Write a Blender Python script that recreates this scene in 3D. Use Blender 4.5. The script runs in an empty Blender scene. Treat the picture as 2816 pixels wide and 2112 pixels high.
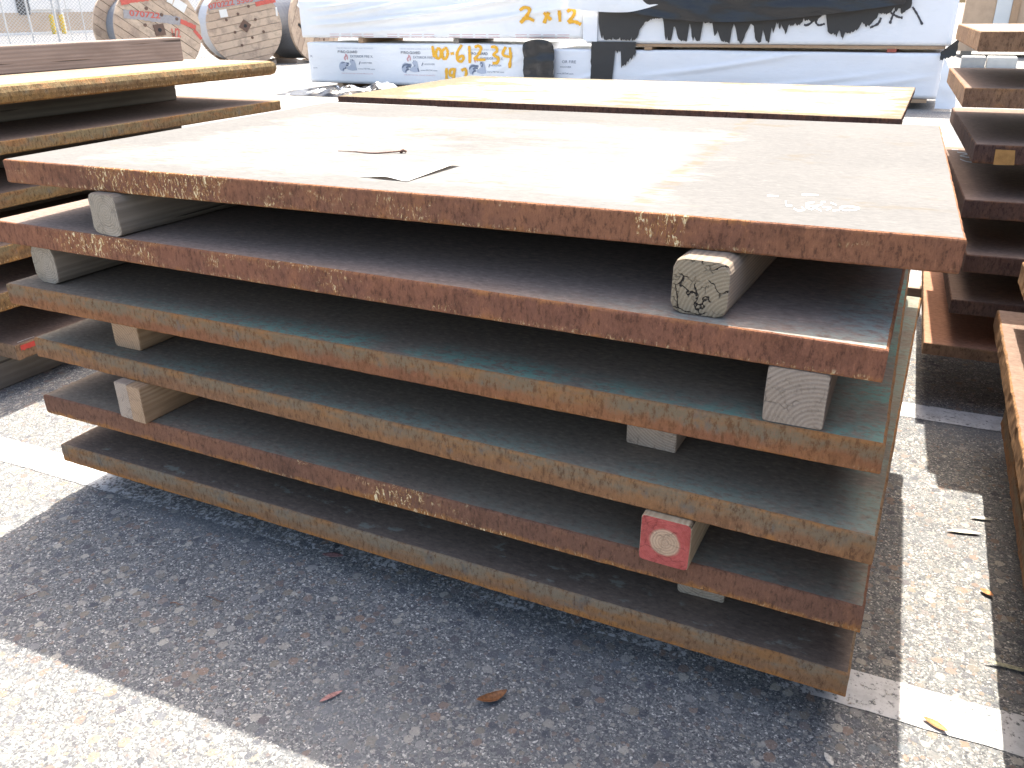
import bpy, math, random
from mathutils import Vector, Matrix, noise
rnd = random.Random(7)
C = bpy.context.scene.collection
SC = bpy.context.scene

# ------------------------------------------------------------------ camera, sky, sun, exposure
R = Matrix(((0.90199619, -0.39685363, -0.17002962),
            (0.43160999, 0.81903463, 0.37801468),
            (-0.01075635, -0.41435428, 0.9100521)))      # columns: right, forward, up
FPX = 2287.7                                              # focal length in photo pixels (2816 wide)
CAM = Vector((0, 0, 1.14))
cd = bpy.data.cameras.new('camera'); cam = bpy.data.objects.new('camera', cd); C.objects.link(cam)
cd.sensor_width = 36; cd.lens = 29.246; cd.clip_start = 0.02; cd.clip_end = 2000
r_, f_, u_ = R.col[0], R.col[1], R.col[2]
cam.matrix_world = Matrix(((r_.x, u_.x, -f_.x, CAM.x), (r_.y, u_.y, -f_.y, CAM.y), (r_.z, u_.z, -f_.z, CAM.z), (0, 0, 0, 1)))
SC.camera = cam

SUN = Vector((-0.09, 0.563, 1.0)).normalized()            # towards the sun
EL = math.asin(SUN.z); AZ = math.atan2(SUN.x, SUN.y)
W = bpy.data.worlds.new('World'); SC.world = W; W.use_nodes = True
wn = W.node_tree.nodes; wl = W.node_tree.links
bg = wn['Background']; sky = wn.new('ShaderNodeTexSky'); sky.sky_type = 'NISHITA'; sky.sun_disc = False
sky.sun_elevation = EL; sky.sun_rotation = AZ; sky.dust_density = 5.0; sky.air_density = 1.0; sky.ozone_density = 0.6
wl.new(sky.outputs[0], bg.inputs[0]); bg.inputs[1].default_value = 0.15
sl = bpy.data.lights.new('sun', 'SUN'); sl.energy = 3.8; sl.angle = math.radians(0.5); sl.color = (1.0, 0.97, 0.92)
so = bpy.data.objects.new('sun', sl); C.objects.link(so); so.rotation_euler = SUN.to_track_quat('Z', 'Y').to_euler()
VS = SC.view_settings
VS.view_transform = 'Standard'; VS.look = 'None'; VS.gamma = 1.0; VS.use_curve_mapping = False; VS.exposure = 1.9
VS.use_white_balance = True; VS.white_balance_temperature = 7000; VS.white_balance_tint = 9
SC.render.engine = 'CYCLES'

# ------------------------------------------------------------------ pixel rays (only for placing things)
def ray(u, v):
    return R @ Vector(((u - 1408) / FPX, 1.0, -(v - 1056) / FPX))
def on_y(u, v, y):
    d = ray(u, v); return CAM + d * (y / d.y)
def on_z(u, v, z=0.0):
    d = ray(u, v); return CAM + d * ((z - CAM.z) / d.z)

# ------------------------------------------------------------------ material helpers
class G:
    def __init__(s, name):
        s.m = bpy.data.materials.new(name); s.m.use_nodes = True
        s.nt = s.m.node_tree; s.nt.nodes.clear()
        s.out = s.nt.nodes.new('ShaderNodeOutputMaterial'); s.b = s.nt.nodes.new('ShaderNodeBsdfPrincipled')
        s.nt.links.new(s.b.outputs[0], s.out.inputs[0])
    def put(s, sock, v):
        if hasattr(v, 'is_output'): s.nt.links.new(v, sock)
        elif isinstance(v, (tuple, list)) and len(v) == 3 and len(sock.default_value) == 4: sock.default_value = (*v, 1)
        else: sock.default_value = v
    def n(s, t, inp=None, **props):
        k = s.nt.nodes.new(t)
        for a, b in props.items(): setattr(k, a, b)
        for a, b in (inp or {}).items(): s.put(k.inputs[a], b)
        return k
    def coord(s, rand=True, which='Object'):
        c = s.n('ShaderNodeTexCoord').outputs[which]
        if rand:
            oi = s.n('ShaderNodeObjectInfo').outputs['Random']
            sc = s.math('MULTIPLY', oi, 53.0)
            cb = s.n('ShaderNodeCombineXYZ', {0: sc, 1: sc, 2: sc}).outputs[0]
            c = s.n('ShaderNodeVectorMath', {0: c, 1: cb}, operation='ADD').outputs[0]
        return c
    def map(s, c, scale=(1, 1, 1), loc=(0, 0, 0), rot=(0, 0, 0)):
        return s.n('ShaderNodeMapping', {'Vector': c, 'Scale': scale, 'Location': loc, 'Rotation': rot}).outputs[0]
    def noise(s, c, scale, detail=4, rough=.55, dist=0):
        return s.n('ShaderNodeTexNoise', {'Vector': c, 'Scale': scale, 'Detail': detail, 'Roughness': rough, 'Distortion': dist}).outputs[0]
    def voro(s, c, scale, feature='F1', rnd_=1.0):
        return s.n('ShaderNodeTexVoronoi', {'Vector': c, 'Scale': scale, 'Randomness': rnd_}, feature=feature)
    def math(s, op, a, b=0.0, c=0.0, clamp=False):
        k = s.n('ShaderNodeMath', operation=op, use_clamp=clamp)
        for i, v in enumerate((a, b, c)):
            if i < len(k.inputs): s.put(k.inputs[i], v)
        return k.outputs[0]
    def step(s, v, a, b):                                   # smooth 0..1 between a and b
        return s.n('ShaderNodeMapRange', {'Value': v, 'From Min': a, 'From Max': b}, interpolation_type='SMOOTHSTEP').outputs[0]
    def mix(s, f, a, b, blend='MIX'):
        k = s.n('ShaderNodeMix', data_type='RGBA', blend_type=blend)
        s.put(k.inputs[0], f); s.put(k.inputs[6], a); s.put(k.inputs[7], b); return k.outputs[2]
    def ramp(s, f, stops):
        k = s.n('ShaderNodeValToRGB', {0: f}); e = k.color_ramp.elements
        while len(e) < len(stops): e.new(.5)
        for q, (p, c) in zip(e, stops): q.position = p; q.color = (*c, 1)
        return k.outputs[0]
    def sep(s, c):
        return s.n('ShaderNodeSeparateXYZ', {0: c}).outputs
    def end(s, col, rough=.8, h=None, dist=.002, strength=1.0, metal=0.0, spec=.4):
        s.put(s.b.inputs['Base Color'], col); s.put(s.b.inputs['Roughness'], rough)
        s.put(s.b.inputs['Metallic'], metal); s.put(s.b.inputs['Specular IOR Level'], spec)
        if h is not None:
            b = s.n('ShaderNodeBump', {'Height': h, 'Distance': dist, 'Strength': strength})
            s.nt.links.new(b.outputs[0], s.b.inputs['Normal'])
        return s.m

def m_rust(name, base, alt, flake=.5, band=None, orange=.5, pale=(.74, .55, .27), low=(.38, .165, .05), T=.05, spots=(), lowonly=False):
    g = G(name); o = g.coord(False); c = g.coord()
    x, y, z = g.sep(o)
    S = lambda k, c3: tuple(k * v for v in c3)
    big = g.noise(g.map(c, (2.6, 2.6, 4)), 1, 4, .6); med = g.noise(g.map(c, (20, 20, 12)), 1, 6, .7)
    fine = g.noise(g.map(c, (125, 125, 50)), 1, 6, .8); grain = g.noise(g.map(c, (400, 400, 170)), 1, 3, .7)
    run = g.noise(g.map(c, (48, 48, 2.2)), 1, 4, .6)
    col = g.mix(g.step(big, .36, .64), base, alt)
    col = g.mix(g.math('MULTIPLY', g.step(med, .50, .72), .7), col, S(1.28, (base[0], base[1] * .98, base[2] * .9)))
    col = g.mix(g.math('MULTIPLY', g.step(med, .47, .28), .7), col, S(.55, alt))
    col = g.mix(g.math('MULTIPLY', g.step(run, .56, .70), .45), col, S(.62, base))                 # dark runs down the face
    if band:                                                # weathered grey-ochre upper band of the edge
        zz = g.math('ADD', z, g.math('MULTIPLY', g.math('SUBTRACT', med, .5), .06))
        f = g.step(zz, -T * .72, -T * .34)
        bc = g.mix(g.step(g.noise(g.map(c, (9, 9, 25)), 1, 5, .65), .42, .66), band, (.30, .15, .065))
        bc = g.mix(g.math('MULTIPLY', g.step(med, .55, .68), .6), bc, (.115, .12, .12))
        col = g.mix(f, col, bc)
    e = g.math('MULTIPLY', g.math('ADD', z, T / 2), -1.0) if lowonly else g.math('ABSOLUTE', g.math('ADD', z, T / 2)); e = g.math('ADD', e, g.math('MULTIPLY', g.math('SUBTRACT', med, .5), .05))
    col = g.mix(g.math('MULTIPLY', g.math('MULTIPLY', g.step(e, T * (.22 if lowonly else .36), T * (.46 if lowonly else .58)), orange), 1.0 if lowonly else g.step(big, .35, .6)), col, low)   # orange bloom on the arrises
    col = g.mix(g.math('MULTIPLY', g.step(grain, .5, .74), .3), col, S(1.5, base))
    col = g.mix(g.math('MULTIPLY', g.step(fine, .51, .37), .8), col, S(.48, alt))
    col = g.mix(g.math('MULTIPLY', g.step(fine, .56, .68), .55), col, S(1.45, base))
    if flake > 0:                                           # pale chips where the scale has been scraped off
        pn = g.noise(g.map(c, (5.5, 5.5, 14)), 1, 4, .65)
        for (cx_, hw, st) in spots:
            pn = g.math('ADD', pn, g.math('MULTIPLY', g.step(g.math('ABSOLUTE', g.math('SUBTRACT', x, cx_)), hw, hw * .5), st))
        patch = g.step(pn, .70 - .1 * flake, .86 - .1 * flake)
        fl = g.noise(g.map(c, (120, 120, 46)), 1, 6, .72, 1.6)
        edge = g.math('ADD', patch, g.math('MULTIPLY', g.math('MULTIPLY', g.step(g.math('ABSOLUTE', g.math('ADD', z, T * .93)), T * .16, .0), g.step(big, .42, .56)), .5 * flake))
        col = g.mix(g.math('MULTIPLY', g.math('MULTIPLY', edge, g.step(fl, .47, .56)), .6), col, low)
        col = g.mix(g.math('MULTIPLY', edge, g.step(fl, .565, .60), clamp=True), col, g.mix(g.step(grain, .42, .6), pale, (.92, .80, .55)))
    hh = g.math('ADD', g.math('MULTIPLY', fine, .8), g.math('MULTIPLY', grain, .35)); hh = g.math('ADD', hh, g.math('MULTIPLY', med, 1.3)); hh = g.math('ADD', hh, g.math('MULTIPLY', run, .6))
    return g.end(col, .88, hh, .0045, 1.0, spec=.15)

def m_plate_top(name, base, alt, teal=0.0, tealcol=(.075, .17, .165), Wd=1.89, patches=0.0, whit=0.0, wr=.42, spec=.15, strip=1, mott=.45, tx=0.5, wcol=(.30, .29, .27)):
    """dark mill scale; object origin is the front left upper corner, x along the front edge, y into the plate"""
    g = G(name); o = g.coord(False); c = g.coord()
    x, y, z = g.sep(o)
    big = g.noise(c, 2.2, 5, .6); med = g.noise(g.map(c, (10, 26, 10)), 1, 6, .65); fine = g.noise(g.map(c, (70, 130, 70)), 1, 5, .7)
    col = g.mix(g.step(big, .35, .65), base, alt)
    col = g.mix(g.math('MULTIPLY', g.step(fine, .5, .7), mott), col, (alt[0] * 1.7, alt[1] * 1.65, alt[2] * 1.6))
    col = g.mix(g.math('MULTIPLY', g.step(fine, .5, .32), mott), col, (base[0] * .5, base[1] * .5, base[2] * .5))
    if teal > 0:                                            # green-blue oxide bloom towards the front and right margins
        dx = g.math('SUBTRACT', Wd, x); d = g.math('MINIMUM', g.math('MULTIPLY', dx, .7), y)
        d = g.math('ADD', d, g.math('MULTIPLY', g.math('SUBTRACT', big, .5), .12))
        f = g.math('MULTIPLY', g.step(d, .10, .0), g.step(x, tx - .5, tx + .5))
        f = g.math('MULTIPLY', f, g.step(g.noise(g.map(c, (45, 70, 45)), 1, 6, .8), .40, .56)); f = g.math('MULTIPLY', f, g.step(g.noise(g.map(c, (5, 7, 5), (3, 3, 0)), 1, 4, .6), .34, .56))
        col = g.mix(g.math('MULTIPLY', f, teal), col, tealcol)
    if patches > 0:
        p = g.step(g.noise(g.map(c, (17, 30, 17)), 1, 5, .65), .58, .68)
        col = g.mix(g.math('MULTIPLY', p, patches), col, (.21, .21, .18))
    if whit > 0:                                            # dried whitish film in the middle of a sun-bleached top
        wa = g.noise(g.map(c, (3.5, 7, 5), (4, 4, 0)), 1, 7, .72)
        ex = g.math('MINIMUM', g.math('SUBTRACT', x, .14), g.math('SUBTRACT', Wd - wr, x))
        ey = g.math('MINIMUM', g.math('SUBTRACT', y, .02), g.math('SUBTRACT', .98, y))
        ed = g.math('ADD', g.math('MINIMUM', ex, ey), g.math('MULTIPLY', g.math('SUBTRACT', wa, .5), .55))
        p = g.math('MULTIPLY', g.step(ed, .0, .07), g.step(g.noise(g.map(c, (14, 60, 14)), 1, 8, .8), .40, .52))
        p = g.math('MULTIPLY', p, g.step(g.noise(g.map(c, (1.8, 3.4, 2), (9, 1, 0)), 1, 6, .7), .36, .50))
        col = g.mix(g.math('MULTIPLY', p, whit), col, wcol)
        col = g.mix(g.math('MULTIPLY', g.step(wa, .56, .66), .5), col, tuple(v * f_ for v, f_ in zip(base, (1.0, .86, .66))))          # rusty blooms
        sc = g.step(g.noise(g.map(c, (2.2, 240, 2)), 1, 3, .6), .66, .70)
        col = g.mix(g.math('MULTIPLY', sc, .35), col, tuple(v * .72 for v in base))                                     # fine drag scratches
        if strip:
            xs = g.math('ADD', x, g.math('MULTIPLY', g.math('SUBTRACT', wa, .5), .10))
            s1 = g.math('MULTIPLY', g.step(xs, 1.24, 1.28), g.step(xs, 1.40, 1.36))      # greyish wiped strip
            s1 = g.math('MULTIPLY', s1, g.step(y, .03, .1)); s1 = g.math('MULTIPLY', s1, g.step(y, .92, .86))
            col = g.mix(g.math('MULTIPLY', s1, .6), col, (.165, .17, .175))
            s2 = g.math('MULTIPLY', g.step(xs, 1.395, 1.405), g.step(xs, 1.44, 1.42)); s2 = g.math('MULTIPLY', s2, g.step(med, .45, .6))
            col = g.mix(g.math('MULTIPLY', s2, .6), col, (.145, .118, .082))
    hh = g.math('ADD', g.math('MULTIPLY', fine, .5), g.math('MULTIPLY', med, .6))
    return g.end(col, .95, hh, .002, .6, spec=spec)

def m_wood(name, light, dark, px=.01, pz=-.02, freq=900., grey=.0, crack=.8, endcol=None, red=None, w=.088, stain=None):
    g = G(name); o = g.coord(False); c = g.coord()
    x, y, z = g.sep(o)
    wob = g.noise(g.map(c, (9, 1.2, 9)), 1, 3, .5)
    dx = g.math('ADD', g.math('SUBTRACT', x, px), g.math('MULTIPLY', g.math('SUBTRACT', wob, .5), .006))
    dz = g.math('ADD', g.math('SUBTRACT', z, pz), g.math('MULTIPLY', g.math('SUBTRACT', wob, .5), .005))
    r = g.math('SQRT', g.math('ADD', g.math('MULTIPLY', dx, dx), g.math('MULTIPLY', dz, dz)))
    ring = g.math('ADD', g.math('MULTIPLY', g.math('SINE', g.math('MULTIPLY', r, freq)), .5), .5)
    fib = g.noise(g.map(c, (160, 5, 160)), 1, 5, .7); blot = g.noise(g.map(c, (11, 3, 11)), 1, 4, .6)
    fine = g.noise(c, 420, 3, .7)
    col = g.mix(g.math('MULTIPLY', ring, .65), light, dark)
    col = g.mix(g.math('MULTIPLY', g.step(fib, .42, .66), .5), col, dark)
    col = g.mix(g.math('MULTIPLY', g.step(blot, .45, .7), .5), col, (dark[0] * .8, dark[1] * .75, dark[2] * .7))
    if grey: col = g.mix(grey, col, (.17, .16, .15))
    nrm = g.sep(g.n('ShaderNodeTexCoord').outputs['Normal'])
    isend = g.step(g.math('ABSOLUTE', nrm[1]), .6, .8)
    if endcol:
        ec = g.mix(g.math('MULTIPLY', ring, .55), endcol, (endcol[0] * .55, endcol[1] * .52, endcol[2] * .5))
        ec = g.mix(g.math('MULTIPLY', g.step(blot, .4, .7), .4), ec, (endcol[0] * .7, endcol[1] * .66, endcol[2] * .58))
        ec = g.mix(g.math('MULTIPLY', g.step(fine, .5, .75), .4), ec, (min(1, endcol[0] * 1.5), min(1, endcol[1] * 1.5), min(1, endcol[2] * 1.5)))
        col = g.mix(isend, col, ec)
    if red:
        rr = g.math('SQRT', g.math('ADD', g.math('MULTIPLY', x, x), g.math('MULTIPLY', z, z)))
        rr = g.math('ADD', rr, g.math('MULTIPLY', g.math('SUBTRACT', g.noise(c, 60, 4, .6), .5), .006))
        pf = g.math('MULTIPLY', isend, g.step(rr, .0225, .0285))
        pc = g.mix(g.step(g.noise(c, 90, 4, .6), .35, .7), red, (red[0] * .78, red[1] * .7, red[2] * .7))
        pc = g.mix(g.math('MULTIPLY', g.step(fine, .62, .74), .5), pc, (.5, .28, .2))
        col = g.mix(pf, col, pc)
    # drying checks on the end grain: jagged radial / tangential cracks
    cc = g.n('ShaderNodeVectorMath', {0: g.n('ShaderNodeTexNoise', {'Vector': c, 'Scale': 60., 'Detail': 4.}).outputs[1], 1: (.022, .022, .022), 2: c}, operation='MULTIPLY_ADD').outputs[0]
    v1 = g.voro(cc, 30, 'DISTANCE_TO_EDGE').outputs['Distance']; v2 = g.voro(g.map(cc, (1, 1, 1), (3, 3, 3)), 62, 'DISTANCE_TO_EDGE').outputs['Distance']
    gate = g.step(g.noise(c, 26, 2, .5), .40, .52)
    ck = g.math('MAXIMUM', g.math('MULTIPLY', g.step(v1, .034, .012), gate), g.math('MULTIPLY', g.math('MULTIPLY', g.step(v2, .045, .015), .55), g.step(g.noise(c, 38, 2, .5), .5, .6)))
    ck = g.math('MULTIPLY', g.math('MULTIPLY', ck, isend), crack)
    sidec = g.math('MULTIPLY', g.math('MULTIPLY', g.step(g.noise(g.map(c, (60, 1.1, 60)), 1, 2, .5), .66, .70), .7), g.math('SUBTRACT', 1.0, isend))
    ck = g.math('MAXIMUM', ck, sidec)
    col = g.mix(ck, col, (.018, .014, .012))
    if stain: 
        sf = g.math('MULTIPLY', g.step(g.math('ADD', y, g.math('MULTIPLY', blot, .03)), stain[1], stain[2]), g.step(z, .012, -.004))
        col = g.mix(sf, col, stain[0])
    hh = g.math('SUBTRACT', g.math('ADD', g.math('MULTIPLY', fib, .5), g.math('MULTIPLY', ring, .25)), g.math('MULTIPLY', ck, 3.0))
    return g.end(col, .85, hh, .0015, .9, spec=.25)

def m_plain(name, col, rough=.6, var=.25, scale=8., bump=.0, metal=0., spec=.4, fine=120.):
    g = G(name); c = g.coord()
    n1 = g.noise(c, scale, 5, .6); n2 = g.noise(c, fine, 4, .65)
    k = g.mix(g.math('MULTIPLY', g.step(n1, .35, .7), var), col, tuple(v * .55 for v in col))
    k = g.mix(g.math('MULTIPLY', g.step(n2, .5, .75), var * .6), k, tuple(min(1, v * 1.35) for v in col))
    return g.end(k, rough, g.math('ADD', n1, n2), bump if bump else .0006, .6, metal=metal, spec=spec)

def ground_nodes(g, c):
    """worn exposed-aggregate paving: sand matrix with small multi-coloured stones"""
    warp = g.n('ShaderNodeVectorMath', {0: g.n('ShaderNodeTexNoise', {'Vector': c, 'Scale': 120., 'Detail': 3.}).outputs[1], 1: (.008, .008, .008), 2: c}, operation='MULTIPLY_ADD').outputs[0]
    va = g.voro(warp, 44.); vb = g.voro(g.map(warp, (1, 1, 1), (7.3, 2.1, 0)), 98.); vc = g.voro(g.map(warp, (1, 1, 1), (3.3, 9.1, 0)), 300.)
    pal = [(0, (.05, .055, .065)), (.18, (.12, .125, .14)), (.34, (.23, .195, .15)), (.47, (.14, .155, .17)), (.6, (.26, .175, .13)), (.72, (.075, .08, .095)), (.86, (.42, .39, .33)), (1, (.22, .22, .22))]
    def rc(v): return g.sep(v.outputs['Color'])[0]
    mott = g.noise(c, 2.3, 6, .62)
    sand = g.mix(g.step(mott, .3, .7), (.14, .145, .152), (.182, .187, .192))
    sand = g.mix(.75, sand, g.ramp(rc(vc), [(0, (.05, .05, .055)), (.45, (.125, .13, .135)), (.8, (.225, .222, .21)), (.93, (.38, .365, .33)), (1, (.75, .72, .66))]))
    fb = g.math('MULTIPLY', g.step(vb.outputs['Distance'], .52, .40), g.step(g.sep(vb.outputs['Color'])[1], .50, .52))
    col = g.mix(g.math('MULTIPLY', fb, .75), sand, g.ramp(rc(vb), pal))
    fa = g.math('MULTIPLY', g.step(va.outputs['Distance'], .50, .40), g.step(g.sep(va.outputs['Color'])[1], .62, .64))
    col = g.mix(g.math('MULTIPLY', fa, .85), col, g.ramp(rc(va), pal))
    pit = g.noise(c, 230, 4, .7)
    col = g.mix(g.math('MULTIPLY', g.step(pit, .44, .33), .8), col, (.035, .035, .04))
    spk = g.step(g.noise(g.map(c, (1, 1, 1), (5, 5, 5)), 330, 2, .6), .66, .71)
    col = g.mix(g.math('MULTIPLY', spk, .8), col, (.8, .78, .74))
    big = g.noise(g.map(c, (1, 1.6, 1), (2, 2, 0)), .9, 5, .6)
    col = g.mix(g.math('MULTIPLY', g.step(big, .48, .66), .55), col, g.mix(.55, col, (.085, .09, .10)))
    col = g.mix(g.math('MULTIPLY', g.step(g.noise(g.map(c, (.8, 2.6, 1), (6, 1, 0), (0, 0, .6)), 1.1, 5, .6), .56, .68), .5), col, (.16, .168, .18))      # dusty wipe marks
    hh = g.math('ADD', g.math('MULTIPLY', pit, .8), g.math('MULTIPLY', g.math('ADD', fa, fb), .12))
    return col, hh

def m_ground():
    g = G('exposed_aggregate'); c = g.coord(False)
    col, hh = ground_nodes(g, c)
    return g.end(col, .86, hh, .003, .8, spec=.3)
def m_paint():
    g = G('worn_white_paint'); c = g.coord(False)
    col, hh = ground_nodes(g, c)
    wear = g.noise(c, 95, 5, .7); w2 = g.noise(c, 7, 4, .6)
    wx = g.sep(c)[0]; wz = g.math('MULTIPLY', g.math('MULTIPLY', g.step(wx, .02, -.12), g.step(wx, -1.9, -1.7)), .16)      # rubbed thin under the plates
    f = g.step(g.math('SUBTRACT', g.math('ADD', wear, g.math('MULTIPLY', w2, .45)), wz), .56, .68)
    dirt = g.mix(g.step(g.noise(c, 22, 5, .65), .4, .7), (.58, .58, .58), (.42, .42, .42))
    return g.end(g.mix(g.math('MULTIPLY', f, .95), col, dirt), .75, hh, .0025, .6, spec=.3)

def m_wrap(name, col=(.78, .79, .8), rough=.42, dirty=.25, wr=.012):
    g = G(name); c = g.coord()
    n1 = g.noise(g.map(c, (1.2, 3, 3)), 1, 5, .6); n2 = g.noise(g.map(c, (9, 24, 24)), 1, 5, .6, .6)
    k = g.mix(g.math('MULTIPLY', g.step(n1, .42, .72), dirty), col, tuple(v * .72 for v in col))
    k = g.mix(g.math('MULTIPLY', g.step(n2, .55, .75), dirty * .5), k, tuple(min(1, v * 1.2 + .02) for v in col) if col[0] < .1 else (.55, .52, .47))
    return g.end(k, rough, g.math('ADD', g.math('MULTIPLY', n1, 1.2), g.math('MULTIPLY', n2, .5)), wr, .5, spec=.45)

def m_leaf(name, col):
    g = G(name); c = g.coord()
    n1 = g.noise(c, 160, 4, .6)
    return g.end(g.mix(g.step(n1, .4, .65), col, tuple(v * .55 for v in col)), .6, n1, .0006, .6)

# ------------------------------------------------------------------ mesh helpers
def link(name, me, mats, parent=None, loc=(0, 0, 0), rotz=0.0):
    o = bpy.data.objects.new(name, me); C.objects.link(o)
    for m in (mats if isinstance(mats, (list, tuple)) else [mats]): me.materials.append(m)
    o.location = loc; o.rotation_euler = (0, 0, rotz)
    if parent: o.parent = parent
    return o
def mesh(name, vs, fs, mi=None, smooth=False):
    me = bpy.data.meshes.new(name); me.from_pydata([tuple(v) for v in vs], [], fs)
    if mi: me.polygons.foreach_set('material_index', mi)
    if smooth: me.polygons.foreach_set('use_smooth', [True] * len(me.polygons))
    me.update(); return me
def tag(o, label, cat, group=None):
    o['label'] = label; o['category'] = cat
    if group: o['group'] = group
    return o
def struct(o, kind='structure'): o['kind'] = kind; return o
def empty(name, loc=(0, 0, 0), rotz=0.0):
    o = bpy.data.objects.new(name, None); C.objects.link(o); o.location = loc; o.rotation_euler = (0, 0, rotz)
    o.empty_display_size = .1
    return o
def box(vs, fs, x0, x1, y0, y1, z0, z1):
    b = len(vs)
    vs += [(x0, y0, z0), (x1, y0, z0), (x1, y1, z0), (x0, y1, z0), (x0, y0, z1), (x1, y0, z1), (x1, y1, z1), (x0, y1, z1)]
    fs += [tuple(b + i for i in f) for f in ((3, 2, 1, 0), (4, 5, 6, 7), (0, 1, 5, 4), (1, 2, 6, 5), (2, 3, 7, 6), (3, 0, 4, 7))]
def nz(x, y=0., z=0.): return noise.noise(Vector((x, y, z)))

def plate(label, group, fl, yaw, w, d, top, t, mats, seed, rough=.0009, bev=.004, ragged=.0, round_=0.0):
    """a flame-cut steel plate; origin at its upper front left corner"""
    st = .012; pts = []
    cs = [(0, 0), (w, 0), (w, d), (0, d)]
    for i in range(4):
        a, b = cs[i], cs[(i + 1) % 4]; n = max(2, int(math.dist(a, b) / (st if i in (0, 1, 3) else .05)))
        for k in range(n): pts.append((a[0] + (b[0] - a[0]) * k / n, a[1] + (b[1] - a[1]) * k / n))
    bb = bev if not round_ else round_
    if round_:
        prof = [(-t, bb * 1.2), (-t + bb * .35, bb * .35), (-t * .6, 0), (-t * .38, .0), (-bb * .35, bb * .35), (0, bb * 1.2)]
    else:
        prof = [(-t, bev), (-t + bev * .4, bev * .3), (-t + bev, 0), (-t * .5, 0), (-bev, 0), (-bev * .4, bev * .3), (0, bev)]
    vs, fs, mi = [], [], []
    N = len(pts); M = len(prof)
    for j, (z, ins) in enumerate(prof):
        for (x, y) in pts:
            # inset towards the inside
            px = min(max(x, ins), w - ins); py = min(max(y, ins), d - ins)
            q = (x * 40 + seed * 9.1, y * 40, z * 60)
            a = rough * (nz(*q) + .6 * nz(q[0] * 3.1, q[1] * 3.1, q[2] * 2))
            dz = rough * .6 * nz(q[0] * .7, q[1] * .7 + 5, j * 3.)
            if ragged and j in (0, 1, 2): 
                e = ragged * max(0, nz(x * 18 + seed, y * 18, 2.)) ; dz += e
            ox = -1 if x < 1e-6 else (1 if x > w - 1e-6 else 0); oy = -1 if y < 1e-6 else (1 if y > d - 1e-6 else 0)
            zz = z + (dz if 0 < j < M - 1 else 0)
            vs.append((px + ox * a, py + oy * a, zz))
    for j in range(M - 1):
        for i in range(N):
            k = (i + 1) % N; fs.append((j * N + i, j * N + k, (j + 1) * N + k, (j + 1) * N + i)); mi.append(0)
    fs.append(tuple(range(N - 1, -1, -1))); mi.append(1)
    fs.append(tuple((M - 1) * N + i for i in range(N))); mi.append(1)
    me = mesh('steel_plate', vs, fs, mi)
    o = link('steel_plate', me, mats, loc=(fl[0], fl[1], top), rotz=math.radians(yaw))
    return tag(o, label, 'steel plate', group)

def timber(label, group, x, y, z0, w, h, length, m, yaw=0., ch=.006, seed=0., name='timber_block', cat='timber block', bow=.0):
    """timber lying along local +y; (x, y) is the middle of its front end, z0 its underside"""
    prof = [(-w / 2 + ch, -h / 2), (0, -h / 2), (w / 2 - ch, -h / 2), (w / 2 - ch * .3, -h / 2 + ch * .3), (w / 2, -h / 2 + ch), (w / 2, 0), (w / 2, h / 2 - ch), (w / 2 - ch * .3, h / 2 - ch * .3), (w / 2 - ch, h / 2), (0, h / 2), (-w / 2 + ch, h / 2), (-w / 2 + ch * .3, h / 2 - ch * .3), (-w / 2, h / 2 - ch), (-w / 2, 0), (-w / 2, -h / 2 + ch), (-w / 2 + ch * .3, -h / 2 + ch * .3)]
    n = max(6, int(length / .05)); ys = [0, .0025] + [length * k / n for k in range(1, n)] + [length - .0025, length]
    vs, fs = [], []; M = len(prof)
    for k, yy in enumerate(ys):
        s = .975 if k in (0, len(ys) - 1) else 1.0
        for j, (px, pz) in enumerate(prof):
            q = nz(px * 60 + seed, yy * 7, pz * 60); ax = .0014 * q if 0 < k < len(ys) - 1 else .0011 * q
            ey = .0022 * nz(px * 90, seed + k, pz * 90) if k in (0, len(ys) - 1) else 0
            az = 0 if abs(abs(pz) - h / 2) < 1e-6 and 0 < k < len(ys) - 1 else ax * .6
            vs.append((px * s + ax, yy + ey, pz * s + (az if abs(pz) < h / 2 - 1e-6 else min(0, az) if pz > 0 else max(0, az))))
    for k in range(len(ys) - 1):
        for j in range(M):
            i = (j + 1) % M; fs.append((k * M + j, k * M + i, (k + 1) * M + i, (k + 1) * M + j))
    fs.append(tuple(range(M))); L = (len(ys) - 1) * M; fs.append(tuple(L + j for j in range(M - 1, -1, -1)))
    # outward orientation
    fs = [tuple(reversed(f)) for f in fs]
    o = link(name, mesh(name, vs, fs), m, loc=(x, y, z0 + h / 2), rotz=math.radians(yaw))
    return tag(o, label, cat, group)

# ------------------------------------------------------------------ ground and painted stripes
MG = m_ground(); MP = m_paint()
struct(link('ground', mesh('ground', [(-300, -150, 0), (300, -150, 0), (300, 450, 0), (-300, 450, 0)], [(0, 1, 2, 3)]), MG))
def stripe(x0, y0, x1, y1, w):
    n = max(8, int(abs(x1 - x0) / .03)) if abs(x1 - x0) < 6 else 200
    vs, fs = [], []
    for k in range(n + 1):
        t = k / n; x = x0 + (x1 - x0) * t; y = y0 + (y1 - y0) * t
        a = .004 * nz(x * 30, y0) + .003 * nz(x * 9, 3.); b = .004 * nz(x * 30, y0 + 9) + .003 * nz(x * 9, 7.)
        vs += [(x, y - w / 2 + a, .0018), (x, y + w / 2 + b, .0018)]
    for k in range(n): fs.append((2 * k, 2 * k + 2, 2 * k + 3, 2 * k + 1))
    return struct(link('painted_stripe', mesh('painted_stripe', vs, fs), MP))
stripe(-2.9, 1.235, 2.4, 1.352, .097)
stripe(-2.6, 2.50, 2.4, 2.64, .105)
stripe(-2.4, 3.72, 2.4, 3.86, .10)
stripe(-12.0, 9.35, 2.5, 10.08, .13)
stripe(-14.0, 9.75, -8.2, 10.95, .10)
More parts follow.
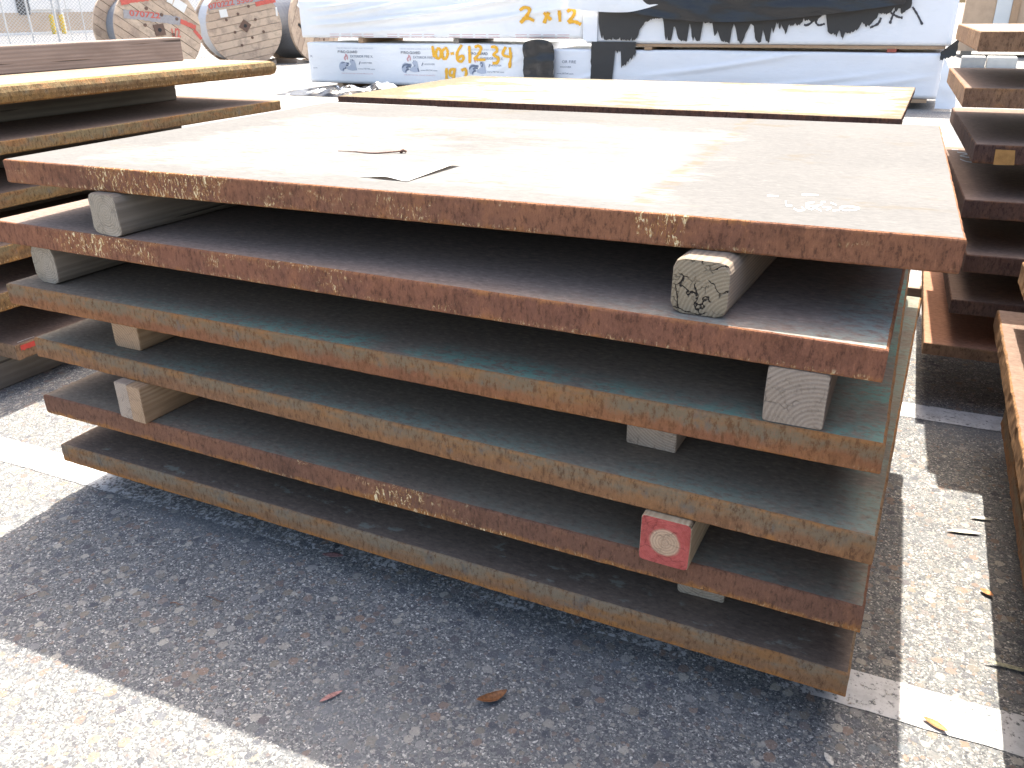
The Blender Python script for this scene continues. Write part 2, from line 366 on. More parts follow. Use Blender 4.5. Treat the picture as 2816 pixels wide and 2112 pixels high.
stripe(-14.0, 10.7, -9.0, 11.85, .10)

# ------------------------------------------------------------------ materials
RB = (.275, .124, .070); RA = (.205, .096, .064)
rust_a = m_rust('rust_scraped', RB, RA, 1.0, None, .55, spots=((.42, .24, .34), (.75, .2, .12), (1.1, .3, .04), (1.46, .06, .28)))
rust_b = m_rust('rust_scraped_red', (.275, .119, .070), (.21, .095, .063), .9, None, .5, spots=((.36, .24, .22), (.85, .3, .12), (1.3, .2, .06)))
rust_c = m_rust('rust_banded', (.245, .105, .058), (.29, .13, .06), .3, (.205, .155, .10), .65)
rust_d = m_rust('rust_banded_ochre', (.275, .138, .066), (.24, .125, .07), .3, (.215, .16, .105), .7)
rust_e = m_rust('rust_brown', (.235, .113, .07), (.185, .094, .064), .75, None, .8, spots=((1.05, .4, .15),), lowonly=True)
rust_f = m_rust('rust_greyed', (.25, .145, .08), (.25, .13, .07), .15, (.23, .18, .125), .9, lowonly=True)
rust_gold = m_rust('rust_golden', (.28, .165, .065), (.19, .11, .055), 1.0, (.22, .165, .09), .55, (.7, .52, .24), (.40, .18, .045))
rust_side = m_rust('rust_side', (.25, .14, .07), (.18, .105, .06), .3, None, .4)
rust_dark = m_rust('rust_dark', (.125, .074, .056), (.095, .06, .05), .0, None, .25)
rust_tan = m_rust('rust_tan', (.27, .165, .10), (.21, .125, .08), .1, None, .3)
top_white = m_plate_top('scale_sunbleached', (.127, .126, .125), (.139, .137, .135), 0, whit=.95, spec=.0, wcol=(.185, .182, .178), mott=.2)
top_tealA = m_plate_top('scale_teal_corner', (0.185, 0.143, 0.122), (0.22, 0.168, 0.142), .7, (.22, .31, .29), tx=1.62)
top_tealB = m_plate_top('scale_teal_edge', (0.155, 0.127, 0.102), (0.19, 0.156, 0.122), .9, (.12, .25, .205), tx=.55)
top_tealC = m_plate_top('scale_teal_faint', (0.155, 0.127, 0.102), (0.19, 0.158, 0.124), .7, (.17, .235, .195), tx=.2)
top_dark = m_plate_top('scale_dark', (0.15, 0.118, 0.094), (0.185, 0.148, 0.116), .5, (.17, .21, .175), tx=.3)
top_spot = m_plate_top('scale_spotted', (0.115, 0.088, 0.072), (0.145, 0.112, 0.09), 0, patches=.95)
top_brown = m_plate_top('scale_brown', (0.160, 0.110, 0.088), (0.198, 0.138, 0.107), 0)
top_tan = m_plate_top('scale_tan', (.22, .17, .13), (.27, .21, .16), 0)
top_back = m_plate_top('scale_sun_patched', (.148, .13, .102), (.165, .138, .095), 0, whit=1.0, wr=.0, spec=.0, wcol=(.26, .255, .245), strip=0)
top_orange = m_plate_top('primer_orange', (.30, .15, .095), (.33, .17, .11), 0)

wood_grey = m_wood('wood_weathered', (.25, .205, .16), (.145, .115, .088), .004, .006, 1150, .2, .22, (.36, .31, .25))
wood_crack = m_wood('wood_cracked', (.30, .235, .175), (.16, .125, .098), .06, -.055, 1100, .15, 1.0, (.28, .23, .165))
wood_ring = m_wood('wood_ringed', (.27, .22, .18), (.16, .125, .105), .035, -.05, 900, .25, .25, (.32, .262, .215))
wood_tan = m_wood('wood_fresh', (.42, .28, .17), (.27, .165, .095), -.05, -.05, 900, .0, .15, (.46, .31, .2))
wood_pale = m_wood('wood_pale', (.40, .31, .24), (.26, .19, .14), .05, .06, 1200, .1, .25, (.44, .35, .28))
wood_red = m_wood('wood_red_end', (.45, .36, .25), (.3, .22, .14), .0, .0, 1300, .0, .22, (.52, .36, .25), red=(.44, .10, .085))
wood_old = m_wood('wood_old_board', (.27, .21, .18), (.16, .12, .105), .1, .4, 500, .2, .5, (.3, .25, .2), stain=((.36, .15, .06), .0, .0))
wood_beam = m_wood('wood_old_beam', (.25, .215, .175), (.15, .125, .10), .2, .2, 420, .3, .6, (.27, .24, .2))

# ------------------------------------------------------------------ the central stack of six plates
T = .0508; D = 1.22
main = [  # front-left x, y, yaw, width, top z
    (-1.8093, 1.1932, 2.039, 1.886, .8460, T, (rust_a, top_white), 'topmost steel plate of the central stack, bleached pale in the sun with scraped rusty edge', 0.),
    (-1.8841, 1.1822, -.489, 1.8894, .7074, T, (rust_b, top_tealA), 'second steel plate from the top of the central stack, red-brown edge and bluish front corner', .0),
    (-1.8664, 1.1622, .107, 1.8913, .5654, T, (rust_c, top_tealB), 'third steel plate from the top of the central stack, green bloom along its front margin', .004),
    (-1.8577, 1.1883, -1.308, 1.8955, .4229, T, (rust_d, top_tealC), 'fourth steel plate from the top of the central stack, ochre edge and grey-green upper face', .0),
    (-1.8484, 1.1681, -.137, 1.8893, .2810, T, (rust_e, top_dark), 'fifth steel plate from the top of the central stack, carrying the red-ended timber', .0),
    (-1.8458, 1.1767, -.212, 1.8851, .1402, T, (rust_f, top_spot), 'bottom steel plate of the central stack, greyish edge with orange lower rim', .0)]
for i, (x, y, yw, w, z, t, mats, lab, rg) in enumerate(main):
    plate(lab, 'steel plates of the central stack', (x, y), yw, w, D, z, t, mats, i + 1., rough=.0010, ragged=rg)
def gap(i):                                                # z range between plate i and the plate below (0-based)
    return main[i + 1][4], main[i][4] - T
def spacer(i, x, y, m, lab, w=.086, yaw=0., ch=.006, L=1.12, grp=None, name='timber_block'):
    z0, z1 = gap(i); h = z1 - z0 - .0006
    return timber(lab, grp, x, y, z0 + .0003, w, h, L, m, yaw, ch, x * 7 + i, name)
spacer(0, -1.514, 1.186, wood_grey, 'weathered grey timber with round end rings under the topmost central plate', yaw=-3., ch=.014)
spacer(0, -.265, 1.196, wood_crack, 'deeply cracked grey-brown timber under the topmost central plate', .088, -3., .017)
spacer(1, -1.770, 1.203, wood_grey, 'worn grey timber with rounded corners near the end of the third central plate', .080, -2., .02)
spacer(1, -.106, 1.170, wood_ring, 'purplish grey timber with curved growth rings on the third central plate', .088, 0., .005)
spacer(2, -1.585, 1.230, wood_tan, 'orange-tan timber block on the fourth central plate with split top corner', .084, -1.)
spacer(2, -.345, 1.270, wood_pale, 'pale square-cut timber set back on the fourth central plate', .092, -2., .003)
spacer(3, -1.5495, 1.160, wood_pale, 'pale upright board, outer one of the pair on the fifth central plate', .042, -2., .004, 1.1, name='timber_board')
spacer(3, -1.5055, 1.156, wood_tan, 'tan upright board, inner one of the pair on the fifth central plate', .042, -2., .004, 1.1, name='timber_board')
spacer(3, -.2745, 1.139, wood_red, 'timber with red painted end and bare round centre on the fifth central plate', .086, -1., .007)
spacer(4, -.229, 1.259, wood_grey, 'grey timber set back under the fifth central plate', .088)
spacer(4, -1.45, 1.45, wood_grey, 'grey timber deep under the outer half of the fifth central plate', .088, L=.85)
for xx, lab in ((-1.5, 'grey runner timber on the ground under the outer half of the central stack'), (-.3, 'grey runner timber on the ground under the red-ended timber')):
    timber(lab, None, xx, 1.42, 0.001, .088, .0875, .9, wood_beam, 0., .006, xx)

# paper, twig and crumbs on the topmost plate
TOPZ = .846
def sheet(name, m, corners_, nx, ny, fn, lab, cat, thick=.0004):
    vs, fs = [], []
    a, b, c, d = [Vector(p) for p in corners_]
    for s in (0, 1):
        for j in range(ny + 1):
            for i in range(nx + 1):
                u, v = i / nx, j / ny
                p = (a * (1 - u) + b * u) * (1 - v) + (d * (1 - u) + c * u) * v
                vs.append((p.x, p.y, p.z + fn(u, v) + (thick if s == 0 else 0)))
    n = (nx + 1) * (ny + 1)
    for j in range(ny):
        for i in range(nx):
            q = j * (nx + 1) + i
            fs.append((q, q + 1, q + nx + 2, q + nx + 1)); fs.append((n + q, n + q + nx + 1, n + q + nx + 2, n + q + 1))
    rim = [j for j in range(nx + 1)] + [(j + 1) * (nx + 1) - 1 for j in range(1, ny + 1)] + [ny * (nx + 1) + i for i in range(nx - 1, -1, -1)] + [j * (nx + 1) for j in range(ny - 1, 0, -1)]
    for k in range(len(rim)):
        p, q = rim[k], rim[(k + 1) % len(rim)]; fs.append((q, p, n + p, n + q))
    return tag(link(name, mesh(name, vs, fs, smooth=True), m), lab, cat)
m_paper = m_plain('paper_white', (.82, .81, .79), .7, .06)
_nt = m_paper.node_tree; _tr = _nt.nodes.new('ShaderNodeBsdfTranslucent'); _tr.inputs[0].default_value = (.8, .74, .68, 1); _mx = _nt.nodes.new('ShaderNodeMixShader'); _mx.inputs[0].default_value = .35
_out = [n for n in _nt.nodes if n.type == 'OUTPUT_MATERIAL'][0]; _pb = [n for n in _nt.nodes if n.type == 'BSDF_PRINCIPLED'][0]
_nt.links.new(_pb.outputs[0], _mx.inputs[1]); _nt.links.new(_tr.outputs[0], _mx.inputs[2]); _nt.links.new(_mx.outputs[0], _out.inputs[0])      # thin paper lets some sun through
sheet('paper_sheet', m_paper, [(-.955, 1.318, TOPZ + .0012), (-.845, 1.312, TOPZ + .0012), (-.835, 1.50, TOPZ + .0012), (-.965, 1.47, TOPZ + .0012)], 24, 24,
      lambda u, v: .0042 * max(0, math.sin(math.pi * min(1, max(0, (u - .15) / .75)))) ** 1.5 * (1 - v) ** 1.3 + .007 * u ** 2 * v, 'white curled sheet of paper on the topmost central plate', 'paper')
m_twig = m_leaf('dry_twig', (.20, .11, .08))
def tube(pts, r0, r1, seg=6):
    vs, fs = [], []
    n = len(pts)
    for k, p in enumerate(pts):
        p = Vector(p); d = (Vector(pts[min(k + 1, n - 1)]) - Vector(pts[max(k - 1, 0)])).normalized()
        a = d.orthogonal().normalized(); b = d.cross(a); r = r0 + (r1 - r0) * k / (n - 1)
        for s in range(seg):
            t = 2 * math.pi * s / seg; vs.append(p + a * r * math.cos(t) + b * r * math.sin(t))
    for k in range(n - 1):
        for s in range(seg):
            q = (s + 1) % seg; fs.append((k * seg + s, k * seg + q, (k + 1) * seg + q, (k + 1) * seg + s))
    fs.append(tuple(range(seg - 1, -1, -1))); fs.append(tuple((n - 1) * seg + s for s in range(seg)))
    return vs, fs
pts = [(-1.178 + .012 * k, 1.553 + .0011 * k + .004 * math.sin(k * .7) + (.03 * max(0, (k - 9) / 4) ** 2), TOPZ + .0016 + (.004 * max(0, (k - 8) / 5))) for k in range(13)]
v_, f_s = tube(pts, .0008, .0022); 
w_, g_s = tube([(pts[-1][0] - .002, pts[-1][1], pts[-1][2] - .003), (pts[-1][0] + .006, pts[-1][1] + .004, pts[-1][2] + .002), (pts[-1][0] + .012, pts[-1][1] + .002, pts[-1][2] - .001)], .004, .003)
b0 = len(v_); v_ += w_; f_s += [tuple(b0 + i for i in f) for f in g_s]
tag(link('dry_twig', mesh('dry_twig', v_, f_s, smooth=True), m_twig), 'thin dry twig lying behind the paper on the topmost central plate', 'twig')
# chalk writing near the front right of the topmost plate
m_chalk = m_plain('chalk_white', (.85, .85, .85), .9, .1)
def ribbon(strokes, w, to3, name, m, parent=None, lab=None, cat=None, wob=.15, th=.0006):
    vs, fs = [], []
    for st in strokes:
        # resample with smooth curve
        P = [Vector((*p, 0)) for p in st]; Q = []
        for k in range(len(P) - 1):
            p0 = P[max(0, k - 1)]; p1 = P[k]; p2 = P[k + 1]; p3 = P[min(len(P) - 1, k + 2)]
            for s in range(6):
                t = s / 6; Q.append(.5 * ((2 * p1) + (p2 - p0) * t + (2 * p0 - 5 * p1 + 4 * p2 - p3) * t * t + (3 * p1 - p0 - 3 * p2 + p3) * t ** 3))
        Q.append(P[-1]); b = len(vs)
        for k, q in enumerate(Q):
            d = (Q[min(k + 1, len(Q) - 1)] - Q[max(k - 1, 0)]); d = d.normalized() if d.length > 0 else Vector((1, 0, 0))
            nn = Vector((-d.y, d.x, 0)); ww = w * .5 * (1 + wob * nz(q.x * 31, q.y * 31, k * .4))
            vs.append(to3(q + nn * ww)); vs.append(to3(q - nn * ww))
        for k in range(len(Q) - 1): fs.append((b + 2 * k, b + 2 * k + 1, b + 2 * k + 3, b + 2 * k + 2))
    o = link(name, mesh(name, vs, fs), m, parent)
    if lab: tag(o, lab, cat)
    return o
p1 = bpy.data.objects['steel_plate']
def on_top(q):                                             # photo pixel -> local coordinates of the topmost plate
    return p1.matrix_basis.inverted() @ (on_z(q.x, q.y, TOPZ) + Vector((0, 0, .0006)))
bpy.context.view_layer.update()
chalk = [[(2161, 553), (2163, 566), (2178, 566)], [(2240, 557), (2218, 560), (2220, 566), (2246, 567), (2262, 562)], [(2258, 556), (2270, 556)], [(2285, 558), (2300, 565)],
         [(2183, 574), (2195, 580), (2212, 578), (2204, 570)], [(2215, 570), (2232, 577), (2240, 572), (2258, 581)], [(2262, 570), (2285, 572), (2272, 579)], [(2290, 580), (2308, 579)],
         [(2310, 573), (2322, 579), (2350, 578), (2363, 573), (2345, 569), (2318, 569), (2308, 573)], [(2110, 539), (2140, 540)], [(2205, 536), (2250, 537)]]
struct(ribbon(chalk, 2.6, on_top, 'chalk_writing', m_chalk, p1), 'stuff')

# ------------------------------------------------------------------ the stack behind (only its thin top plate shows)
plate('thin steel plate topping the stack behind the central one, patchy pale top', None, (-1.95, 2.60), -.2, 1.885, 1.0, .846, .0205, (rust_dark, top_back), 11., bev=.0015)
zt = .8255
back_z = [.736, .595, .454, .313, .172]
for k, z in enumerate(back_z):
    plate('thick rusty plate under the thin plate of the stack behind, number %s down' % ('one two three four five'.split()[k]), 'thick plates of the stack behind', (-1.93 + .01 * k, 2.62), .3 * ((-1) ** k), 1.85, .98, z, T, (rust_d, top_dark), 20. + k)
    for xx, nm in ((-1.55, 'outer'), (-.45, 'inner')):
        timber('grey spacer timber of the stack behind, %s one above thick plate %s' % (nm, 'one two three four five'.split()[k]), 'spacers of the stack behind', xx, 2.70, z + .0003, .088, zt - z - .0006, .85, wood_grey, 0, .006, k + xx)
    zt = z - T
timber('pale sunlit runner timber on the ground under the stack behind, sticking out beside it', None, .115, 3.50, .001, .09, .0, .0, wood_pale) if False else None
timber('pale sunlit runner timber on the ground sticking out from under the stack behind', None, .10, 3.52, .0005, .09, .1195, 1.95, wood_pale, 90., .006, 3.)
timber('grey runner timber on the ground below the front of the stack behind', None, -.12, 2.80, .0005, .09, .1195, 1.75, wood_grey, 90., .006, 4.)

# ------------------------------------------------------------------ left stack
LX = -2.5
left = [  # right edge x, near y, far y, top z, thickness, mats, round, label
    (-2.50, 1.52, 2.93, .940, .055, (rust_gold, top_tan), .016, 'topmost plate of the stack with the old board on it, golden rounded edge'),
    (-2.50, 1.50, 2.93, .784, .039, (rust_gold, top_brown), .004, 'second plate down in the stack with the old board, golden flaked edge over dark top'),
    (-2.52, 1.50, 2.90, .632, .045, (rust_gold, top_brown), .004, 'third plate down in the stack with the old board on it'),
    (-2.50, 1.48, 2.90, .482, .054, (rust_gold, top_brown), .004, 'fourth plate down in the stack with the old board on it'),
    (-2.50, 1.46, 2.90, .343, .056, (rust_gold, top_brown), .004, 'fifth plate down in the stack with the old board on it'),
    (-2.505, 1.545, 2.90, .1665, .051, (rust_tan, top_brown), .003, 'bottom plate of the stack with the old board, its corner daubed red and white')]
lp = []
for i, (xr, ya, yb, z, t, mats, rd, lab) in enumerate(left):
    lp.append(plate(lab, 'steel plates of the stack with the old board', (xr - 1.9, ya), -.3 * (i % 2), 1.9, yb - ya, z, t, mats, 40. + i, rough=.0022, bev=.004, ragged=.003, round_=rd if rd > .01 else 0))
words = 'first second third fourth fifth'.split()
for i in range(5):
    z0 = left[i + 1][3]; z1 = left[i][3] - left[i][4]
    for xx, ye, nm in ((-2.98, 2.78, 'nearer the central stack'), (-4.1, 2.75, 'farther from the central stack')):
        timber('grey spacer below the %s golden-edged plate, %s' % (words[i], nm), None, xx, ye, z0 + .0003, .09, z1 - z0 - .0006, 1.15, wood_beam, 180., .006, i * 3 + xx)
timber('long weathered board lying on the stack of golden-edged plates', None, -2.945, 2.82, .9404, .09, .092, 1.28, wood_old, 180., .004, 5., 'timber_board', 'timber board')
timber('long weathered runner beam on the ground under the stack with the old board', None, -2.66, 2.85, .0005, .10, .1145, 1.9, wood_beam, 180., .006, 6., 'timber_beam', 'timber beam')
timber('second runner beam under the stack with the old board, far side', None, -4.0, 2.85, .0005, .10, .1145, 1.4, wood_beam, 180., .006, 8., 'timber_beam', 'timber beam')
# red / white daub on the corner of the bottom plate
m_red = m_plain('paint_red', (.55, .06, .045), .7, .3, 60); m_whitep = m_plain('paint_white', (.75, .73, .68), .7, .25, 60)
def patch(parent, name, m, x, ya, yb, za, zb, seed):        # small ragged daub on a +x face, in world coordinates
    inv = parent.matrix_basis.inverted(); vs, fs = [], []
    n = 10
    for k in range(n + 1):
        y = ya + (yb - ya) * k / n
        vs += [inv @ Vector((x, y, za + .006 * nz(k * .7, seed))), inv @ Vector((x, y, zb))]
    for k in range(n): fs.append((2 * k, 2 * k + 2, 2 * k + 3, 2 * k + 1))
    link(name, mesh(name, vs, fs), m, parent)
bpy.context.view_layer.update()
patch(lp[5], 'paint_daub', m_red, -2.5015, 1.55, 1.60, .146, .1635, 1.)
patch(lp[5], 'paint_daub', m_whitep, -2.5015, 1.601, 1.66, .150, .1635, 2.)
inv = lp[5].matrix_basis.inverted()
link('chalk_line', mesh('chalk_line', [inv @ Vector(p) for p in ((-2.529, 1.56, .1672), (-2.526, 1.56, .1672), (-2.525, 1.62, .1672), (-2.527, 1.62, .1672))], [(0, 1, 2, 3)]), m_whitep, lp[5])
link('chalk_line', mesh('chalk_line', [inv @ Vector(p) for p in ((-2.535, 2.02, .1672), (-2.528, 2.02, .1672), (-2.528, 2.13, .1672), (-2.535, 2.13, .1672))], [(0, 1, 2, 3)]), m_whitep, lp[5])

# ------------------------------------------------------------------ right stack (further back) and near right stack
right = [  # left x, front y, back y, top z, thick, mats, label
    (.088, 2.72, 3.58, 1.063, T, (rust_tan, top_tan), 'topmost plate of the tall stack beside the white bundles, brown edge against the wooden crate'),
    (.078, 2.71, 3.53, .921, T, (rust_tan, top_brown), 'second plate down in the tall stack, tan sunlit strip along its side'),
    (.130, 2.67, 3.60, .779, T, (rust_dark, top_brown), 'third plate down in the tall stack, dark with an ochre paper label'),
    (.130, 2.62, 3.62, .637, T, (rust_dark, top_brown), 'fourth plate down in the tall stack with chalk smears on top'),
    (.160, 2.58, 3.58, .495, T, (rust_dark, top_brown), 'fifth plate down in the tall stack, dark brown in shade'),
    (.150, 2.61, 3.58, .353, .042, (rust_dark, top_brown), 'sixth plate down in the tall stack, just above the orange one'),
    (.102, 2.61, 3.55, .211, .036, (rust_tan, top_orange), 'bottom plate of the tall stack, orange primer lit by the sun')]
rp = []
for i, (xl, yf, yb, z, t, mats, lab) in enumerate(right):
    rp.append(plate(lab, 'steel plates of the tall stack', (xl, yf), (3.2, 2.8, 3.5, 3.4, 3.0, 2.5, 1.5)[i], 1.9, yb - yf, z, t, mats, 60. + i, bev=.003))
for i in range(6):
    z0 = right[i + 1][3]; z1 = right[i][3] - right[i][4]
    for xx, nm in ((.62, 'nearer the central stack'), (1.6, 'farther from the central stack')):
        timber('dark spacer timber under the %s plate of the tall stack, %s' % ('first second third fourth fifth sixth'.split()[i], nm), None, xx, 2.9, z0 + .0003, .09, z1 - z0 - .0006, .6, wood_beam, 0, .006, i + xx)
for xx, nm in ((.62, 'nearer the central stack'), (1.6, 'farther from the central stack')):
    timber('tall runner beam on the ground under the tall stack, %s' % nm, None, xx, 2.85, .0005, .10, .174, .7, wood_beam, 0, .006, xx, 'timber_beam', 'timber beam')
bpy.context.view_layer.update()
def label_px(parent, name, m, quad, y, off=.0015):
    inv = parent.matrix_basis.inverted(); vs = []
    for (u, v) in quad:
        loc = inv @ on_y(u, v, y); loc.y = -off - .001; vs.append(loc)
    return link(name, mesh(name, vs, [(0, 1, 2, 3)]), m, parent)
m_tag = m_plain('label_ochre', (.42, .24, .08), .7, .6, 45, fine=300)
label_px(rp[2], 'paper_label', m_tag, [(2729, 450), (2787, 452), (2790, 411), (2736, 408)], 2.69)
def on_r4(q): return rp[3].matrix_basis.inverted() @ (on_z(q.x, q.y, .637) + Vector((0, 0, .001)))
ribbon([[(2617, 412), (2635, 413)], [(2632, 419), (2662, 424), (2640, 429), (2668, 434)], [(2640, 438), (2655, 444), (2672, 447)], [(2648, 430), (2660, 434)]], 2.6, on_r4, 'chalk_smear', m_plain('chalk_grey', (.3, .32, .34), .9, .3), rp[3])['kind'] = 'stuff'

near = [  # left x, back y, near y, top z, thick, mats, label
    (.36, 2.12, .75, .98, T, (rust_d, top_brown), 'unseen topmost plate added over the stack beside the aisle for its shade'),  # this plate and the next are out of view, added to darken the aisle
    (.34, 2.12, .75, .84, T, (rust_d, top_brown), 'unseen second plate added over the stack beside the aisle for its shade'),
    (.315, 2.15, .75, .70, T, (rust_d, top_brown), 'upper rusty plate of the stack beside the aisle, above the flaking one'),
    (.275, 2.375, .75, .543, .056, (rust_side, top_tan), 'flaking golden-edged plate of the stack beside the aisle'),
    (.254, 2.46, .75, .385, T, (rust_side, top_brown), 'long plate of the stack beside the aisle with a bright sunlit side strip'),
    (.300, 2.24, .75, .200, T, (rust_d, top_brown), 'bottom plate of the stack beside the aisle, orange-brown side face')]
for i, (xl, yb, yn, z, t, mats, lab) in enumerate(near):
    plate(lab, 'steel plates of the stack beside the aisle', (xl - (yb - yn) * math.tan(math.radians((.4, .4, -.4, -1.0, -.4, -.4)[i])), yn), -(.4, .4, -.4, -1.0, -.4, -.4)[i], 1.8, yb - yn, z, t, mats, 80. + i, rough=.0018)
for i in range(6):
    z0 = near[i + 1][3] if i < 5 else 0.0002; z1 = near[i][3] - near[i][4]
    for xx, nm in ((.75, 'inner'), (1.7, 'outer')):
        timber('%s grey timber below the %s plate of the stack beside the aisle' % (nm, 'added topmost,added second,upper,flaking,long,bottom'.split(',')[i]), None, xx, 1.0, z0 + .0003, .09, z1 - z0 - .0006, 1.0, wood_beam, 0, .006, i + xx)

# ------------------------------------------------------------------ fallen leaves
def leaf(lab, u, v, L, wd, rot, col, curl=.3, lift=.001, grp=None):
    n = 14; vs, fs = [], []
    for k in range(n + 1):
        t = k / n; hw = wd * .5 * math.sin(math.pi * min(1, t * .96 + .02)) ** .8
        y = (t - .5) * L; zc = lift + curl * L * .22 * (2 * t - 1) ** 2 + .0006
        for s in (-1, -.5, 0, .5, 1):
            vs.append((s * hw + .08 * L * math.sin(t * 2.2), y, zc + curl * .5 * hw * abs(s) ** 1.6 * 1.2))
    for k in range(n):
        for s in range(4): q = k * 5 + s; fs.append((q, q + 1, q + 6, q + 5))
    me = mesh('fallen_leaf', vs, fs, smooth=True)
    o = link('fallen_leaf', me, m_leaf('leaf_' + str(int(u)), col), loc=on_z(u, v, .0035), rotz=math.radians(rot))
    sm = o.modifiers.new('thickness', 'SOLIDIFY'); sm.thickness = .0004
    return tag(o, lab, 'leaf', grp)
leaf('curled brown leaf on the paving in front of the central stack', 1352, 1920, .058, .022, -38, (.22, .09, .035), .55, .003)
leaf('small pink leaf on the paving in the shade near the curled brown leaf', 912, 1918, .044, .011, 155, (.40, .20, .18), .1)
leaf('pinkish leaf poking out from under the bottom central plate', 915, 1530, .05, .017, 112, (.30, .16, .15), .2)
leaf('slender pale leaf on the sunlit paving beside the central stack', 2652, 1466, .075, .016, 108, (.62, .6, .5), .04)
leaf('second pale leaf at the edge of the shade beside the central stack', 2700, 1428, .05, .013, 105, (.56, .55, .46), .04)
leaf('small orange leaf on the sunlit paving beyond the white stripe', 2712, 1632, .028, .016, 60, (.42, .16, .04), .4)
leaf('orange-brown leaf beside the painted stripe', 2570, 1996, .042, .015, 70, (.40, .17, .05), .3)
leaf('pale grass-like leaf lying half in the shade by the stripe', 2780, 1842, .085, .011, 95, (.36, .35, .24), .2)
leaf('white scrap-like leaf in the shade in front of the bottom central plate', 2277, 2090, .026, .012, 40, (.5, .48, .44), .2)

for (u, v, L, a, lab) in ((487, 1660, .03, 20, 'short dark twig lying in the shade in front of the central stack'), (592, 1648, .045, 5, 'thin dark twig near the short one in front of the central stack'), (75, 1640, .05, 70, 'hair-thin dry stalk in the shade near the sunlit paving')):
    p = on_z(u, v, .004); d = Vector((math.cos(math.radians(a)), math.sin(math.radians(a)), 0))
    v_, f2 = tube([p + d * L * (k / 6 - .5) + Vector((0, .003 * math.sin(k), .0008)) for k in range(7)], .0018 if L < .04 else .001, .0008, 6)
    tag(link('dry_twig', mesh('dry_twig', v_, f2, smooth=True), m_twig), lab, 'twig')

# ------------------------------------------------------------------ wrapped lumber bundles
BY = 11.0
m_white = m_wrap('plastic_wrap_white'); m_white2 = m_wrap('plastic_wrap_plain', (.76, .78, .82), .4, .2)
m_black = m_wrap('plastic_black', (.02, .021, .024), .26, .3, .02)
m_blackt = m_wrap('plastic_black_torn', (.035, .034, .034), .6, .5, .006)
def fold_fn(folds, seed, amp=.004):
    def f(x, z):
        d = amp * nz(x * 1.3 + seed, z * 5., seed) + amp * .5 * nz(x * 5, z * 9, seed)
        for (x0, z0, sl, ln, wd, a) in folds:              # soft diagonal folds
            t = (x - x0) / ln
            if 0 < t < 1:
                zc = z0 + sl * (x - x0) + .06 * t * t * ln
                d += a * math.sin(math.pi * t) ** .6 * math.exp(-((z - zc) / wd) ** 2)
        return d
    return f
def bundle(lab, x0, x1, z0, z1, m, ff, depth=1.2, y0=BY, grp=None, parts=None):
    root = empty('lumber_bundle', ((x0 + x1) / 2, y0 + depth / 2, z0)); tag(root, lab, 'lumber bundle', grp)
    vs, fs = [], []
    nx = int((x1 - x0) / .045); prof = []
    r = .03
    for k in range(26): prof.append((0, z0 + r + (z1 - z0 - 2 * r) * k / 25, 0))
    for a in (30, 60): prof.append((r - r * math.cos(math.radians(a)), z1 - r + r * math.sin(math.radians(a)), 1))
    for k in range(7): prof.append((r + (depth - 2 * r) * k / 6, z1, 1))
    for a in (30, 60): prof.append((depth - r + r * math.sin(math.radians(a)), z1 - r + r * math.cos(math.radians(a)), 2))
    for k in range(5): prof.append((depth, z1 - r - (z1 - z0 - 2 * r) * k / 4, 2))
    prof += [(depth - r, z0, 3), (r, z0, 3)]
    M = len(prof)
    for i in range(nx + 1):
        x = x0 + (x1 - x0) * i / nx; e = min(i, nx - i); sq = .012 * (e == 0)
        for (py, pz, fc) in prof:
            d = ff(x, pz) if fc == 0 else 0
            zz = pz + (.012 * nz(x * .9, py * 2, 4.) if fc == 1 else (.008 * nz(x * 1.7, 2.) if fc == 0 and pz < z0 + r * 1.1 else 0))
            vs.append((x, y0 + py - d + (sq if fc == 0 else 0), zz))
    for i in range(nx):
        for j in range(M): k = (j + 1) % M; fs.append((i * M + j, (i + 1) * M + j, (i + 1) * M + k, i * M + k))
    fs.append(tuple(range(M))); fs.append(tuple(nx * M + j for j in range(M - 1, -1, -1)))
    loc = Vector(root.location)
    me = mesh('wrapper', [Vector(v) - loc for v in vs], fs, smooth=True)
    w = link('wrapper', me, m, root)
    return root, w
def on_wall(ff, loc, off=.004, y0=BY):                      # photo pixel -> point on a bundle's front face (local to its root)
    def f(q):
        p = on_y(q.x, q.y, y0); p.y = y0 - ff(p.x, p.z) - off; return p - loc
    return f
FONT = None
def text_mesh(body, size, bold=0.0, shear=0.0):
    cu = bpy.data.curves.new('lettering', 'FONT'); cu.body = body; cu.size = size; cu.offset = bold; cu.shear = shear; cu.resolution_u = 3
    o = bpy.data.objects.new('lettering', cu); C.objects.link(o)
    dg = bpy.context.evaluated_depsgraph_get(); me = bpy.data.meshes.new_from_object(o.evaluated_get(dg))
    bpy.data.objects.remove(o); bpy.data.curves.remove(cu)
    return me
def print_text(root, ff, body, x, z, width, height, m, name='printed_lettering', bold=0., shear=0., y0=BY, off=.005):
    me = text_mesh(body, 1.0, bold, shear)
    xs = [v.co.x for v in me.vertices]; ys = [v.co.y for v in me.vertices]
    a, b, c_, d = min(xs), max(xs), min(ys), max(ys); loc = Vector(root.location)
    for v in me.vertices:
        X = x + (v.co.x - a) / (b - a) * width; Z = z + (v.co.y - c_) / (d - c_) * height
        v.co = Vector((X, y0 - ff(X, Z) - off, Z)) - loc
    o = link(name, me, m, root); return o
m_ink = m_plain('ink_grey_blue', (.13, .16, .22), .6, .2, 40); m_inkl = m_plain('ink_pale', (.42, .46, .54), .6, .2, 40); m_inkd = m_plain('ink_dark', (.09, .10, .13), .6, .3, 60)
m_inkr = m_plain('ink_red', (.62, .33, .33), .6, .2, 40); m_spray = m_plain('spray_orange', (.80, .42, .04), .6, .25, 30)
m_wd1 = wood_tan; m_wd2 = wood_beam

